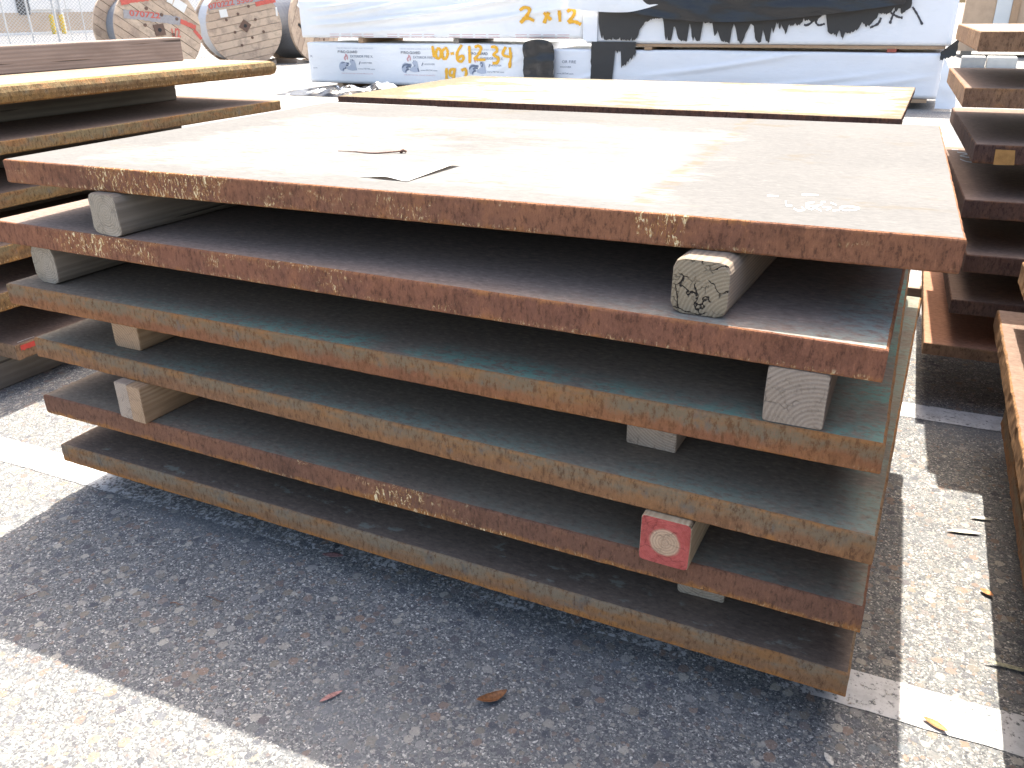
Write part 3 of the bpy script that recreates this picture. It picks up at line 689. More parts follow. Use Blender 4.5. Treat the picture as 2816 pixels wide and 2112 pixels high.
f_ll = fold_fn([(-5.9, .18, .35, .9, .03, .012)], 3.)
lowL, _w = bundle('white lower bundle printed with three fire-retardant lumber logos', -8.74, -5.02, .085, .655, m_white, f_ll, grp='wrapped lumber bundles')
f_ul = fold_fn([(-8.7, .90, .03, 3.6, .028, .09), (-8.6, 1.02, .05, 1.7, .022, .06), (-8.0, .80, .03, 3.6, .03, .05), (-7.4, 1.05, .03, 2.6, .024, .06), (-8.7, 1.13, .02, 1.0, .02, .05)], 5., .006)
upL, _w = bundle('white upper bundle sprayed with an orange 2 x 12', -8.82, -4.24, .728, 1.24, m_white, f_ul, grp='wrapped lumber bundles')
f_lr = fold_fn([(-3.4, .3, .10, 2.2, .03, .02), (-1.2, .2, .08, 1.2, .03, .015), (-4.4, .2, .25, .6, .03, .02), (-2.6, .15, .06, 2.2, .025, .012)], 8., .007)
lowR, _w = bundle('plain bluish-white lower bundle beneath the torn black cover', -4.66, .045, .115, .605, m_white2, f_lr, grp='wrapped lumber bundles')
f_ur = fold_fn([], 9., .006)
upR, _w = bundle('upper bundle draped with torn black plastic over white', -4.20, .09, .675, 1.36, m_white2, f_ur, grp='wrapped lumber bundles')
# timbers carrying the bundles
for k, x in enumerate((-8.2, -6.9, -5.5)):
    timber('pale bearer timber under the logo-printed bundle, %s of three' % 'first second third'.split()[k], None, x, BY + .02, .0005, .1, .083, 1.1, wood_tan, 0, .004, k)
for k, x in enumerate((-4.2, -2.4, -.45)):
    timber('bearer timber under the plain bluish-white bundle, %s of three' % 'first second third'.split()[k], None, x, BY + .02, .0005, .1, .072, 1.1, wood_tan, 0, .004, k + 5)
# bare bottom boards peeping out below the right-hand bundles
def boards(lab, x0, x1, z0, h, m):
    vs, fs = [], []; box(vs, fs, x0, x1, BY + .012, BY + 1.1, z0, z0 + h)
    tag(link('lumber_board', mesh('lumber_board', vs, fs), m), lab, 'board')
boards('bare tan bottom board under the plain bluish-white bundle', -4.4, -.05, .0735, .040, wood_tan)
boards('bare orange bottom board under the torn black cover', -3.9, .04, .643, .031, wood_tan)
mids = [(990, wood_tan, .0, 'orange bearer timber between the printed bundle and the 2 x 12 bundle'), (1252, wood_beam, .0, 'dark bearer timber between the printed bundle and the 2 x 12 bundle')]
for u, m, dz, lab in mids:
    x = on_y(u, 110, BY).x; timber(lab, None, x, BY + .015, .6575, .085, .069, 1.1, m, 0, .004, u)
m_dunred = m_plain('wood_red_dunnage', (.36, .10, .07), .8, .3, 30)
for u, m, lab in ((1783, wood_tan, 'orange bearer timber below the torn black cover'), (2455, m_dunred, 'red bearer timber between the two plain white bundles')):
    x = on_y(u, 120, BY).x; timber(lab, None, x, BY - .004 if u < 2000 else BY + .01, .607, .1, .0355, 1.0, m, 0, .004, u)

# printing on the lower left bundle (three repeats) and its remnant on the lower right bundle
LX0 = lowL.location
def logo(root, ff, u0, scale=1.0, only=None, y0=BY):
    X = lambda u: on_y(u, 150, y0).x
    k = (X(u0 + 100) - X(u0)) / 1.0                         # metres per logo width
    x0 = X(u0); zt = .60
    items = [('FIRE RETARDANT LUMBER AND PLYWOOD', -.02, .575, 1.0, .018, m_inkl, .0), ('PYRO-GUARD', .0, .515, .54, .036, m_inkd, .012), ('EXTERIOR FIRE X.', .34, .455, .62, .034, m_ink, .0),
             ('HOOVER', .62, .372, .30, .022, m_ink, .0), ('www.FRTW.com', .52, .29, .46, .02, m_ink, .0), ('FIRE PROTECTED WOOD PRODUCTS', .06, .225, .86, .013, m_inkr, .0)]
    for (b, dx, z, w, h, m, bo) in items:
        if only and b not in only: continue
        print_text(root, ff, b, x0 + dx * k, z, w * k, h, m, bold=bo, y0=y0)
    loc = Vector(root.location)
    def em(q): 
        xx, zz = x0 + q.x * k, q.y; return Vector((xx, y0 - ff(xx, zz) - .005, zz)) - loc
    if only is None:
        # grey emblem: irregular blot shapes, and a red flame mark
        def blob(pts, m, name):
            vs = [em(Vector((a, b, 0))) for a, b in pts]; link(name, mesh(name, vs, [tuple(range(len(vs)))]), m, root)
        blob([(.0, .33), (.03, .375), (.1, .40), (.2, .385), (.28, .375), (.3, .36), (.2, .345), (.16, .30), (.12, .255), (.05, .265), (.01, .29)], m_inkl, 'printed_emblem')
        blob([(.30, .40), (.36, .425), (.44, .42), (.46, .38), (.47, .33), (.5, .28), (.44, .275), (.36, .27), (.24, .285), (.2, .31), (.28, .33), (.34, .36)], m_inkl, 'printed_emblem')
        ribbon([[(.02, .33), (.1, .37), (.28, .37)], [(.12, .33), (.2, .345), (.26, .34)], [(.33, .41), (.40, .415), (.38, .37), (.35, .36)], [(.45, .33), (.47, .28)], [(.10, .27), (.14, .30), (.2, .31)]], .028, em, 'printed_emblem', m_ink, root, wob=.5)
        ribbon([[(.20, .42), (.17, .45), (.22, .48), (.20, .50)], [(.24, .43), (.26, .46), (.23, .49)]], .03, em, 'printed_flame', m_inkr, root, wob=.5)
        ribbon([[(.56, .36), (.60, .40)]], .018, em, 'printed_slash', m_ink, root)
for u0 in (930, 1103, 1288): logo(lowL, f_ll, u0)
logo(lowR, f_lr, 1480, only=('HOOVER', 'www.FRTW.com'))
print_text(lowR, f_lr, 'OR FIRE', on_y(1546, 160, BY).x, .43, .20, .036, m_ink)
print_text(lowL, f_ll, 'X.', -8.70, .45, .06, .03, m_ink); print_text(lowL, f_ll, 'com', -8.66, .29, .08, .014, m_ink)
tl = on_wall(f_ll, Vector(lowL.location), .008)
S = 1 / 3.687
def zz7(*p): return [(1150 + a * S, b * S) for a, b in p]
num = [zz7((145, 465), (155, 520), (165, 580)), zz7((195, 495), (180, 540), (195, 590), (225, 580), (230, 520), (210, 490), (195, 495)), zz7((270, 490), (245, 530), (255, 590), (285, 590), (302, 540), (290, 492), (270, 490)),
       zz7((330, 545), (365, 540)), zz7((445, 455), (400, 530), (400, 600), (430, 625), (460, 600), (450, 565), (405, 590)), zz7((520, 465), (525, 550), (525, 640)),
       zz7((575, 480), (610, 465), (640, 490), (615, 550), (580, 600), (685, 605)), zz7((740, 475), (790, 480), (800, 520), (765, 555), (815, 590), (800, 635), (755, 640)), zz7((890, 475), (860, 555), (955, 580)), zz7((930, 480), (940, 580), (930, 690)),
       zz7((290, 690), (290, 800)), zz7((365, 700), (330, 710), (325, 760), (365, 755), (372, 690), (362, 800)), zz7((440, 715), (480, 700), (490, 740), (480, 775))]
for st in num: ribbon([st], 7.8, tl, 'sprayed_stroke', m_spray, lowL, wob=.5)
tu = on_wall(f_ul, Vector(upL.location), .012)
two = [zz7((1035, 105), (1080, 75), (1130, 90), (1125, 140), (1040, 232)), zz7((1060, 195), (1120, 185), (1180, 212)), zz7((1280, 130), (1320, 170), (1350, 205)), zz7((1330, 125), (1300, 180), (1280, 235)), zz7((1435, 105), (1440, 220)),
       zz7((1515, 120), (1560, 90), (1590, 120), (1570, 170), (1520, 225)), zz7((1525, 225), (1590, 220), (1655, 248))]
for st in two: ribbon([st], 9.0, tu, 'sprayed_stroke', m_spray, upL, wob=.5)
# red dashed printing along the lower hem of the 2 x 12 bundle
for zrow in (.775, .742):
    vs, fs = [], []; x = -8.7
    while x < -4.4:
        if int((x + 20) / 1.05) % 10 != 99 and ((x + 20) % 1.05) < .8:
            b = len(vs)
            for (a, c_) in ((x, zrow), (x + .17, zrow), (x + .17, zrow + .006), (x, zrow + .006)): vs.append(Vector((a, BY - f_ul(a, c_) - .004, c_)) - upL.location)
            fs.append((b, b + 1, b + 2, b + 3))
        x += .205
    link('printed_dashes', mesh('printed_dashes', vs, fs), m_inkr, upL)

# torn black plastic over the upper right bundle
def curtain(name, lab, m, cols, y_off, fold=.02, seed=0., ragged=.006, rows=14, thick=.003, cat='plastic sheet'):
    """cols: list of (x, z_top, z_bottom) along the face; makes a closed thin sheet with folds"""
    vs, fs = [], []; n = len(cols)
    for s in (0, 1):
        for i, (x, zt_, zb) in enumerate(cols):
            for j in range(rows + 1):
                t = j / rows; z = zt_ + (zb - zt_) * t
                d = fold * (nz(x * 2.0 + seed, z * 9 + .8 * x, seed) + .5 * nz(x * 7, z * 5, seed + 3)) * (1 - .6 * t)
                vs.append((x + (.004 * nz(z * 30, i * .7) if 0 < i < n - 1 else .012 * nz(z * 25, seed)), BY - y_off - fold * 1.6 - d - (thick if s else 0), z))
    k0 = n * (rows + 1)
    for i in range(n - 1):
        for j in range(rows):
            a = i * (rows + 1) + j; b = a + rows + 1
            fs.append((a, b, b + 1, a + 1)); fs.append((k0 + a, k0 + a + 1, k0 + b + 1, k0 + b))
    o = link(name, mesh(name, vs, fs, smooth=True), m)
    return tag(o, lab, cat)
def cols_px(pairs, step=.012, teeth=None, ztop=1.33):
    """pairs of (u, v_low) -> columns with interpolated ragged lower edge"""
    P = [(on_y(u, v, BY).x, on_y(u, v, BY).z) for u, v in pairs]; out = []; x = P[0][0]; k = 0
    while x <= P[-1][0]:
        while k < len(P) - 2 and x > P[k + 1][0]: k += 1
        t = (x - P[k][0]) / max(1e-6, P[k + 1][0] - P[k][0]); z = P[k][1] + (P[k + 1][1] - P[k][1]) * min(1, max(0, t))
        j = rnd.random(); z += .02 * (j - .5) + (.05 * rnd.random() if rnd.random() < .14 else 0)
        out.append((x, ztop, z)); x += step * (.5 + rnd.random())
    return out
low = [(1648, 62), (1655, 108), (1745, 110), (1756, 100), (1762, 80), (1775, 62), (1800, 50), (1826, 52), (1830, 108), (1848, 112), (1853, 75), (1857, 70), (1866, 105), (1872, 112), (1890, 112), (1895, 66), (1901, 64), (1904, 112), (1925, 112), (1936, 62), (1960, 62), (1966, 100), (1975, 84), (1984, 112), (2008, 118), (2017, 62), (2022, 68), (2030, 112), (2040, 120), (2052, 90), (2066, 66), (2074, 72), (2078, 112), (2094, 118), (2098, 70), (2106, 112), (2116, 118), (2122, 72), (2128, 96), (2136, 62), (2146, 80), (2150, 66), (2162, 98), (2168, 70), (2196, 70), (2214, 56), (2240, 60), (2262, 42), (2272, 40), (2276, 88), (2290, 94), (2300, 104), (2308, 84), (2318, 108), (2326, 88), (2338, 92), (2352, 84), (2362, 78), (2372, 60), (2386, 78), (2400, 62), (2412, 48), (2418, 36), (2440, 40), (2460, 30), (2480, 38), (2500, 22), (2508, 16)]
curtain('plastic_sheet', 'torn black plastic with ragged teeth hanging over the upper white bundle', m_blackt, cols_px(low), .012, .006, 1., rows=10)
# heavier glossy black fold sagging across the top
fold_c = []
x = on_y(1700, 20, BY).x; xe = on_y(2490, 20, BY).x; n = 120
for k in range(n + 1):
    t = k / n; xx = x + (xe - x) * t
    zb = 1.10 - .17 * math.sin(math.pi * min(1, t * 1.02) ** .8) + .008 * nz(xx * 6, 1.)
    fold_c.append((xx, 1.34, zb))
curtain('plastic_sheet', 'glossy black plastic sagging in a long curved fold over the torn sheet', m_black, fold_c, .05, .045, 4., rows=18)
# white flap draped at the top between the upper bundles
wf = []
xa = on_y(1572, 15, BY).x; xb = on_y(1830, 0, BY).x
for k in range(50):
    t = k / 49; wf.append((xa + (xb - xa) * t, 1.34, 1.095 - .05 * math.sin(math.pi * min(1, t * .9)) + .14 * max(0, t - .65) ** 1.4 * 2))
curtain('plastic_sheet', 'white plastic flap draped over the corner where the upper bundles meet', m_white, wf, .11, .012, 6., rows=10)
# white strip at the bundle's end and the black tongue hanging down to the lower bundle
ws = [(on_y(u, 60, BY).x, 1.30, .71 - .012 * ((u - 1606) / 36) + .004 * nz(u * .3, 1.)) for u in range(1606, 1646, 3)]
curtain('plastic_sheet', 'white plastic strip hanging beside the orange 2 x 12', m_white2, ws, .02, .004, 7., rows=8)
tongue = []
for k in range(40):
    t = k / 39; u = 1628 + 122 * t
    zl = .20 if u < 1690 else (.34 if u < 1715 else .36 + .16 * ((u - 1715) / 35)) 
    zl += .05 * rnd.random(); 
    if 1692 < u < 1712: zl = .60 - .05 * rnd.random()
    tongue.append((on_y(u, 130, BY).x, .70, zl))
curtain('plastic_sheet', 'black torn tongue of plastic hanging down over the plain lower bundle', m_blackt, tongue, .012, .008, 9., rows=10)
gust = []
for k in range(30):
    t = k / 29; gust.append((on_y(1448 + 84 * t, 130, BY).x, .655 + .07 * math.sin(math.pi * t) ** .5, .10))
curtain('plastic_sheet', 'crumpled black plastic stuffed between the two lower bundles', m_black, gust, .03, .05, 12., rows=14)
hang = []
for k in range(12):
    t = k / 11; hang.append((on_y(2590 + 44 * t, 130, BY).x, .62 + .14 * t, .52 + .06 * t + .02 * rnd.random()))
curtain('plastic_sheet', 'scrap of black plastic hanging at the end of the plain white bundles', m_black, hang, .03, .02, 14., rows=6)
fl = []
for k in range(16):
    t = k / 15; fl.append((.045 + .20 * t, .56 - .42 * t ** 1.3, .03))
curtain('plastic_sheet', 'white plastic flaring to the ground at the end of the lower bundle', m_white2, fl, .05, .03, 15., rows=10)
# black sprayed strokes left on the white
m_bspray = m_plain('spray_black', (.06, .06, .07), .7, .3, 30)
tb = on_wall(f_ur, Vector(upR.location), .008)
def z8(*p): return [(2100 + a / 3.687, b / 3.687) for a, b in p]
for st in [z8((490, 150), (490, 220), (440, 255), (410, 250)), z8((560, 160), (530, 220), (560, 255), (620, 240)), z8((1190, 180), (1160, 240), (1080, 280)), z8((1330, 110), (1300, 180), (1280, 240)), z8((1290, 130), (1360, 170), (1410, 180)), z8((1510, 70), (1560, 150), (1610, 250))]: ribbon([st], 6.0, tb, 'sprayed_stroke', m_bspray, upR, wob=.6)

# crumpled plastic heap on the ground before the printed bundle
def heap(lab, x0, x1, y0, y1, hgt, seed, mats):
    nx, ny = 110, 26; vs, fs, mi = [], [], []
    for j in range(ny + 1):
        for i in range(nx + 1):
            u, v = i / nx, j / ny; x = x0 + (x1 - x0) * u; y = y0 + (y1 - y0) * v
            env = (math.sin(math.pi * v) ** .6) * (math.sin(math.pi * u) ** .5) * (.45 + .55 * math.sin(2.2 * u + .5) ** 2)
            h = abs(nz(x * 3.2 + seed, y * 4, 1.)) * 1.2 + .5 * abs(nz(x * 8, y * 9, seed)) + .3
            vs.append((x + .05 * nz(x * 5, y * 5, 3.), y + .06 * nz(x * 4, y * 6, 8.), .006 + hgt * env * h))
    for j in range(ny):
        for i in range(nx):
            q = j * (nx + 1) + i; fs.append((q, q + 1, q + nx + 2, q + nx + 1)); mi.append(1 if nz(i * .09 + seed, j * .22, 2.) + .012 * (48 - i) > .12 else 0)
    return tag(link('plastic_heap', mesh('plastic_heap', vs, fs, mi), mats), lab, 'plastic heap')
heap('crumpled black and white plastic heaped on the ground before the printed bundle', -8.55, -5.2, 9.95, 10.85, .155, 2., [m_white, m_black])

# ------------------------------------------------------------------ cable reels
g = G('reel_planks'); c = g.coord(); oi = g.n('ShaderNodeObjectInfo').outputs['Random']
na = g.noise(g.map(c, (5, 5, 5)), 1, 6, .7); nb = g.noise(c, 45, 5, .7)
k_ = g.mix(oi, (.60, .46, .34), (.44, .32, .235)); k_ = g.mix(g.math('MULTIPLY', g.step(na, .45, .65), .55), k_, (.22, .16, .13)); k_ = g.mix(g.math('MULTIPLY', g.step(nb, .5, .7), .4), k_, (.62, .52, .42))
m_reelw = g.end(k_, .85, nb, .004, .8)
m_dark = m_plain('hole_shade_black_paint', (.03, .03, .03), .8, .2); m_hub = m_plain('reel_hub_rust', (.16, .10, .075), .8, .4, 30)
m_cable = m_plain('cable_grey', (.20, .21, .23), .5, .4, 60, .004); m_sil = m_plain('cable_silver', (.55, .56, .58), .4, .3, 50, .003)
m_rsp = m_plain('reel_red_paint', (.60, .13, .10), .8, .35, 25); m_lab = m_plain('reel_label', (.75, .74, .7), .7, .1)
m_grey = m_plain('reel_grey_paint', (.36, .34, .34), .8, .4, 25)
def reel(lab, u, v, H, Rr, axis_deg, width, plank_deg, outer, marks=()):
    d = ray(u, v); h = Vector((d.x, d.y, 0)).normalized(); pos = h * H
    # local +y points away from the viewer (along the axle); faces look along local -y
    root = empty('cable_reel', (pos.x, pos.y, 0), math.radians(axis_deg)); tag(root, lab, 'cable reel', 'wooden cable reels')
    pa = math.radians(plank_deg)
    for side, y0 in (('front', 0.), ('rear', width)):
        n = 11; pw = 2 * Rr / n
        fl_ = empty('flange', (0, 0, 0)); fl_.parent = root
        for k in range(n):
            a = -Rr + pw * k + .004; b = a + pw - .008; pts_ = []
            m_ = 7
            top_, bot_ = [], []
            for s in range(m_ + 1):
                q = a + (b - a) * s / m_; w = math.sqrt(max(0, Rr * Rr - q * q)); top_.append((w, q)); bot_.append((-w, q))
            out = bot_ + top_[::-1]
            vs, fs = [], []
            dy = .004 * ((k * 7) % 3 - 1)
            for yy in (y0 + dy, y0 + .06):
                for (px, pz) in out: vs.append((px * math.cos(pa) - pz * math.sin(pa), yy, Rr + px * math.sin(pa) + pz * math.cos(pa)))
            N = len(out)
            fs.append(tuple(range(N))); fs.append(tuple(range(2 * N - 1, N - 1, -1)))
            for i in range(N): j = (i + 1) % N; fs.append((j, i, N + i, N + j))
            link('plank', mesh('plank', vs, fs), m_reelw, fl_)
    def ring(name, r, ya, yb, m, seg=56):
        vs, fs = [], []
        for yy in (ya, yb):
            for s in range(seg): t = 2 * math.pi * s / seg; vs.append((r * math.cos(t), yy, Rr + r * math.sin(t)))
        for s in range(seg): q = (s + 1) % seg; fs.append((s, q, seg + q, seg + s))
        fs.append(tuple(range(seg - 1, -1, -1))); fs.append(tuple(seg + s for s in range(seg)))
        return link(name, mesh(name, vs, fs, smooth=False), m, root)
    # cable windings as a ribbed cylinder
    seg, rows = 56, 40; vs, fs = [], []
    for k in range(rows + 1):
        yy = .062 + (width - .004 - .062) * k / rows; rr = Rr * outer + .008 * (k % 2)
        for s in range(seg): t = 2 * math.pi * s / seg; vs.append((rr * math.cos(t), yy, Rr + rr * math.sin(t)))
    for k in range(rows):
        for s in range(seg): q = (s + 1) % seg; fs.append((k * seg + s, k * seg + q, (k + 1) * seg + q, (k + 1) * seg + s))
    link('cable_windings', mesh('cable_windings', vs, fs), m_sil if outer > .9 else m_cable, root)
    # hub plate, hole drawn as a disc coloured black for its shade, bolts
    vs, fs = [], []; c_, s_ = math.cos(pa + .75), math.sin(pa + .75); a = .095
    for yy in (-.018, .0):
        for (px, pz) in ((-a, -a), (a, -a), (a, a), (-a, a)): vs.append((px * c_ - pz * s_, yy, Rr + px * s_ + pz * c_))
    fs = [(0, 1, 2, 3), (7, 6, 5, 4), (1, 0, 4, 5), (2, 1, 5, 6), (3, 2, 6, 7), (0, 3, 7, 4)]
    link('hub_plate', mesh('hub_plate', vs, fs), m_hub, root)
    ring('hole_shade_disc', .034, -.022, -.018, m_dark, 20)
    for k in range(8):
        t = pa + k * math.pi / 4 + .3; rr = Rr * (.5 if k % 2 else .33)
        vs, fs = [], []
        for yy in (-.016, -.004):
            for s in range(8): q = 2 * math.pi * s / 8; vs.append((rr * math.cos(t) + .03 * math.cos(q), yy, Rr + rr * math.sin(t) + .03 * math.sin(q)))
        for s in range(8): q = (s + 1) % 8; fs.append((s, q, 8 + q, 8 + s))
        fs.append(tuple(range(7, -1, -1))); fs.append(tuple(range(8, 16)))
        link('bolt', mesh('bolt', vs, fs), m_hub, root)
    for (name, m, x0, z0, x1, z1, w) in marks:               # paint bars / labels on the front flange, in metres from the axle
        dx, dz = x1 - x0, z1 - z0; L = math.hypot(dx, dz); nxx, nzz = -dz / L * w / 2, dx / L * w / 2; vs = []; fs = []
        n = 24
        for k in range(n + 1):
            t = k / n; j1 = 1 + (.25 * nz(k * .8, x0) if 'label' not in name else 0); j2 = 1 + (.25 * nz(k * .8, z0 + 5) if 'label' not in name else 0)
            vs += [(x0 + dx * t + nxx * j1, -.0075, Rr + z0 + dz * t + nzz * j1), (x0 + dx * t - nxx * j2, -.0075, Rr + z0 + dz * t - nzz * j2)]
        for k in range(n): fs.append((2 * k, 2 * k + 1, 2 * k + 3, 2 * k + 2))
        link(name, mesh(name, vs, fs), m, root)
    # wedge so that it does not roll
    for sx in (-1, 1):
        vs = [(sx * .30, .1, 0.001), (sx * .62, .1, 0.001), (sx * .62, .1, .10), (sx * .30, width - .1, 0.001), (sx * .62, width - .1, 0.001), (sx * .62, width - .1, .10)]
        link('wedge', mesh('wedge', vs, [(0, 1, 2), (5, 4, 3), (0, 3, 4, 1), (1, 4, 5, 2), (2, 5, 3, 0)]), wood_pale, root)
    return root
def lettering_on(root, body, x, z, w, h, Rr, m, rot=0.):
    me = text_mesh(body, 1.0, .02); xs = [v.co.x for v in me.vertices]; ys = [v.co.y for v in me.vertices]; a, b, c_, d = min(xs), max(xs), min(ys), max(ys)
    for v in me.vertices:
        X = (v.co.x - a) / (b - a) * w; Z = (v.co.y - c_) / (d - c_) * h
        v.co = Vector((x + X * math.cos(rot) - Z * math.sin(rot), -.011, Rr + z + X * math.sin(rot) + Z * math.cos(rot)))
    link('stencilled_number', me, m, root)
r1 = reel('wooden cable reel with slanting planks and a broad red paint bar', 438.5, 82.7, 17.7, .80, 46.9 + 24, .95, -36, .72,
     (('paint_bar', m_rsp, -.62, .52, .15, .62, .20), ('paint_bar', m_grey, -.6, .28, .42, .14, .14), ('paint_bar', m_rsp, .42, .14, .7, .02, .08), ('paper_label', m_lab, .36, .47, .56, .34, .16), ('paper_label', m_lab, .24, .52, .34, .48, .12), ('paint_bar', m_rsp, .66, -.02, .78, -.18, .06)))
lettering_on(r1, '070722', -.5, .24, .55, .10, .80, m_rsp, -.1)
lettering_on(r1, '1/2', .22, -.14, .16, .16, .80, m_rsp, 0)
r2 = reel('wooden cable reel with near level planks wound with silvery cable', 674, 71, 20.2, .80, 42.0 + 16, .95, 10, .93,
     (('paint_bar', m_rsp, -.55, .56, .28, .70, .13), ('paint_bar', m_grey, -.72, .36, .5, .55, .10), ('paint_bar', m_rsp, .28, .42, .72, .50, .09), ('paper_label', m_lab, -.5, .24, -.34, .26, .15), ('paper_label', m_lab, .70, .27, .74, .27, .18)))
lettering_on(r2, '070222 5503', -.7, .33, .95, .11, .80, m_rsp, .15)
reel('wooden cable reel half hidden behind the white bundles', 868, 68, 21.0, .80, 37.5 + 48, .95, 62, .9, (('paper_label', m_lab, -.5, .45, -.38, .35, .16), ('paint_bar', m_dark, -.56, .02, -.36, -.16, .06)))

# ------------------------------------------------------------------ far left: chain-link fence, building, bollards
m_galv = m_plain('galvanised', (.55, .56, .57), .45, .2, 20, metal=.3)
fc = Vector((-18.2, 14.1, 0)); fd = Vector((.55, .835, 0)).normalized()
fence = empty('chain_link_fence', fc, math.atan2(fd.y, fd.x)); tag(fence, 'galvanised chain-link fence in front of the tan building', 'fence')
vs, fs = [], []
def wire(a, b, r=.0042):
    a, b = Vector(a), Vector(b); d = (b - a).normalized(); n1 = Vector((0, 1, 0)); n2 = d.cross(n1); k = len(vs)
    for p in (a, b):
        for s, t in ((1, 0), (-.5, .87), (-.5, -.87)): vs.append(p + n1 * r * s + n2 * r * t)
    for s in range(3): q = (s + 1) % 3; fs.append((k + s, k + q, k + 3 + q, k + 3 + s))
HF = 2.3; XA, XB = -6.0, 3.2; s_ = .075; x = XA - HF
while x < XB + HF:
    for sg in (1, -1):
        z0, z1 = 0.02, HF; xa, xb = (x, x + HF) if sg == 1 else (x + HF, x)
        # clip to [XA, XB]
        def zat(xx): return z0 + (xx - xa) / (xb - xa) * (z1 - z0)
        p, q = [xa, z0], [xb, z1]
        for P in (p, q):
            if P[0] < XA: P[1] = zat(XA); P[0] = XA
            if P[0] > XB: P[1] = zat(XB); P[0] = XB
        if abs(p[0] - q[0]) > .02: wire((p[0], .003 * sg, p[1]), (q[0], .003 * sg, q[1]))
    x += s_
struct(link('wire_mesh', mesh('wire_mesh', vs, fs), m_galv, fence), 'stuff')
for u, r in ((12, .018), (80, .022), (152, .03), (188, .011), (228, .012), (287, .022)):
    d = ray(u, 50); # intersect with the fence plane
    nrm = Vector((-fd.y, fd.x, 0)); t = fc.dot(nrm) / d.dot(nrm); p = d * t; xl = (Vector((p.x, p.y, 0)) - fc).dot(fd)
    v_, f2 = tube([(xl, .05, .0005), (xl, .05, 2.4)], r, r, 10); link('post', mesh('post', v_, f2), m_galv, fence)
v_, f2 = tube([(XA, .02, 2.35), (XB, .02, 2.35)], .022, .022, 8); link('rail', mesh('rail', v_, f2), m_galv, fence)
m_bw = m_plain('building_white', (.74, .73, .71), .8, .1, .5); m_bt = m_plain('building_tan', (.46, .36, .27), .85, .25, 1.2); m_bd = m_plain('building_dark', (.06, .06, .06), .6, .2); m_asph = m_plain('asphalt_grey', (.11, .115, .125), .9, .3, 2.)
bld = empty('building', (-43.7, 45, 0)); tag(bld, 'long white building with a tan lower wall beyond the fence', 'building')
def bpart(name, m, x0, x1, y0, y1, z0, z1):
    vs, fs = [], []; box(vs, fs, x0 + 43.7, x1 + 43.7, y0 - 45, y1 - 45, z0, z1); return link(name, mesh(name, vs, fs), m, bld)
bpart('wall', m_bw, -60, -43.7, 18, 75, 1.05, 6.0); bpart('lower_wall', m_bt, -59.9, -43.64, 18.1, 75, 0.002, 1.06)
bpart('door', m_bd, -44.2, -43.62, 31.7, 32.35, .95, 2.1); bpart('door', m_bw, -43.9, -43.61, 32.4, 35, 1.2, 2.4)
bpart('downpipe', m_bw, -43.7, -43.5, 34.1, 34.25, 0.002, 6.0); bpart('kerb', m_bw, -43.6, -43.2, 18, 75, 0.002, .12)
ap = [(-43.2, 18, .004), (-30.5, 15, .004), (-30.5, 33.5, .004), (-43.2, 37, .004)]
struct(link('asphalt_apron', mesh('asphalt_apron', ap, [(0, 1, 2, 3)]), m_asph))
m_yel = m_plain('bollard_yellow', (.70, .48, .03), .5, .15, 6)
for u, lab in ((147, 'yellow bollard beside the fence post'), (174, 'yellow bollard beside the downpipe')):
    d = ray(u, 78); d = d * (-42.6 / d.x); v_, f2 = tube([(0, 0, .0005), (0, 0, .86), (0, 0, .93), (0, 0, .95)], .11, .11, 12)
    tag(link('bollard', mesh('bollard', v_, f2, smooth=False), m_yel, loc=(d.x, d.y, 0.004)), lab, 'bollard', 'yellow bollards')

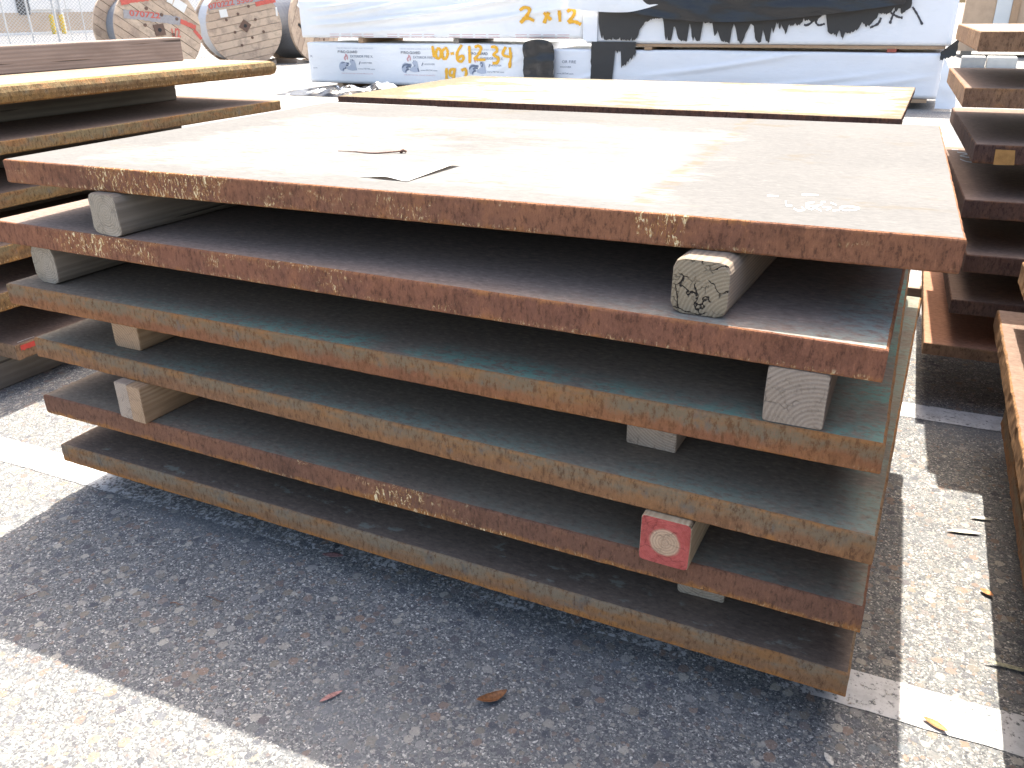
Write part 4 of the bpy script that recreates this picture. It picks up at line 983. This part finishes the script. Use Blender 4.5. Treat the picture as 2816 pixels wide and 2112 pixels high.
# ------------------------------------------------------------------ far right: crate, concrete blocks
m_ply = m_plain('plywood_tan', (.50, .36, .25), .8, .3, 5., fine=30); m_gst = m_plain('grey_strip', (.60, .62, .62), .7, .1, 3.); m_conc = m_plain('concrete_grey', (.34, .34, .33), .9, .25, 6.); m_conc2 = m_plain('concrete_pale', (.5, .5, .48), .9, .2, 6.)
CYY = 22.0
cr = empty('plywood_crate', (1.6, CYY + .6, 0)); tag(cr, 'tall tan plywood crate with a pale grey corner strip', 'crate')
def cpart(name, m, x0, x1, y0, y1, z0, z1):
    vs, fs = [], []; box(vs, fs, x0 - 1.6, x1 - 1.6, y0 - CYY - .6, y1 - CYY - .6, z0, z1); return link(name, mesh(name, vs, fs), m, cr)
xs = [on_y(u, 40, CYY).x for u in (2650, 2735, 2778, 2800, 2960)]
cpart('panel', m_ply, xs[0], xs[1] - .005, CYY, CYY + 1.2, .12, 2.3); cpart('corner_strip', m_gst, xs[1], xs[2], CYY - .03, CYY + 1.2, .12, 2.3)
cpart('batten', wood_tan, xs[2] + .005, xs[3], CYY - .05, CYY + 1.2, .12, 2.3); cpart('panel', m_ply, xs[3] + .005, xs[4], CYY, CYY + 1.2, .12, 2.3)
cpart('skid', wood_beam, xs[0] + .1, xs[0] + .3, CYY, CYY + 1.2, .001, .118); cpart('skid', wood_beam, xs[4] - .3, xs[4] - .1, CYY, CYY + 1.2, .001, .118)
for (u0, u1, m, lab) in ((2641, 2708, m_conc, 'dark grey concrete block on the ground beyond the tall stack'), (2712, 2795, m_conc2, 'pale grey concrete block on the ground beyond the tall stack')):
    a, b = on_y(u0, 180, 18.4).x, on_y(u1, 180, 18.4).x
    vs, fs = [], []; h = .19; dp = .4; bv = .015; wd = b - a
    prof = [(0, 0), (0, h - bv), (bv, h), (dp - bv, h), (dp, h - bv), (dp, 0)]
    for x in (0, bv, wd - bv, wd):
        ins = bv if x in (0, wd) else 0
        for (py, pz) in prof: vs.append((x - wd / 2, min(max(py, ins), dp - ins) - dp / 2, min(pz, h - ins) + .0005))
    for i in range(3):
        for j in range(6): k = (j + 1) % 6; fs.append((i * 6 + j, i * 6 + k, (i + 1) * 6 + k, (i + 1) * 6 + j))
    fs.append(tuple(range(5, -1, -1))); fs.append(tuple(18 + j for j in range(6)))
    tag(link('concrete_block', mesh('concrete_block', vs, fs), m, loc=((a + b) / 2, 18.6, 0)), lab, 'concrete block')
print('objects', len(bpy.data.objects), 'tris', sum(len(o.data.polygons) * 2 for o in bpy.data.objects if o.type == 'MESH'))
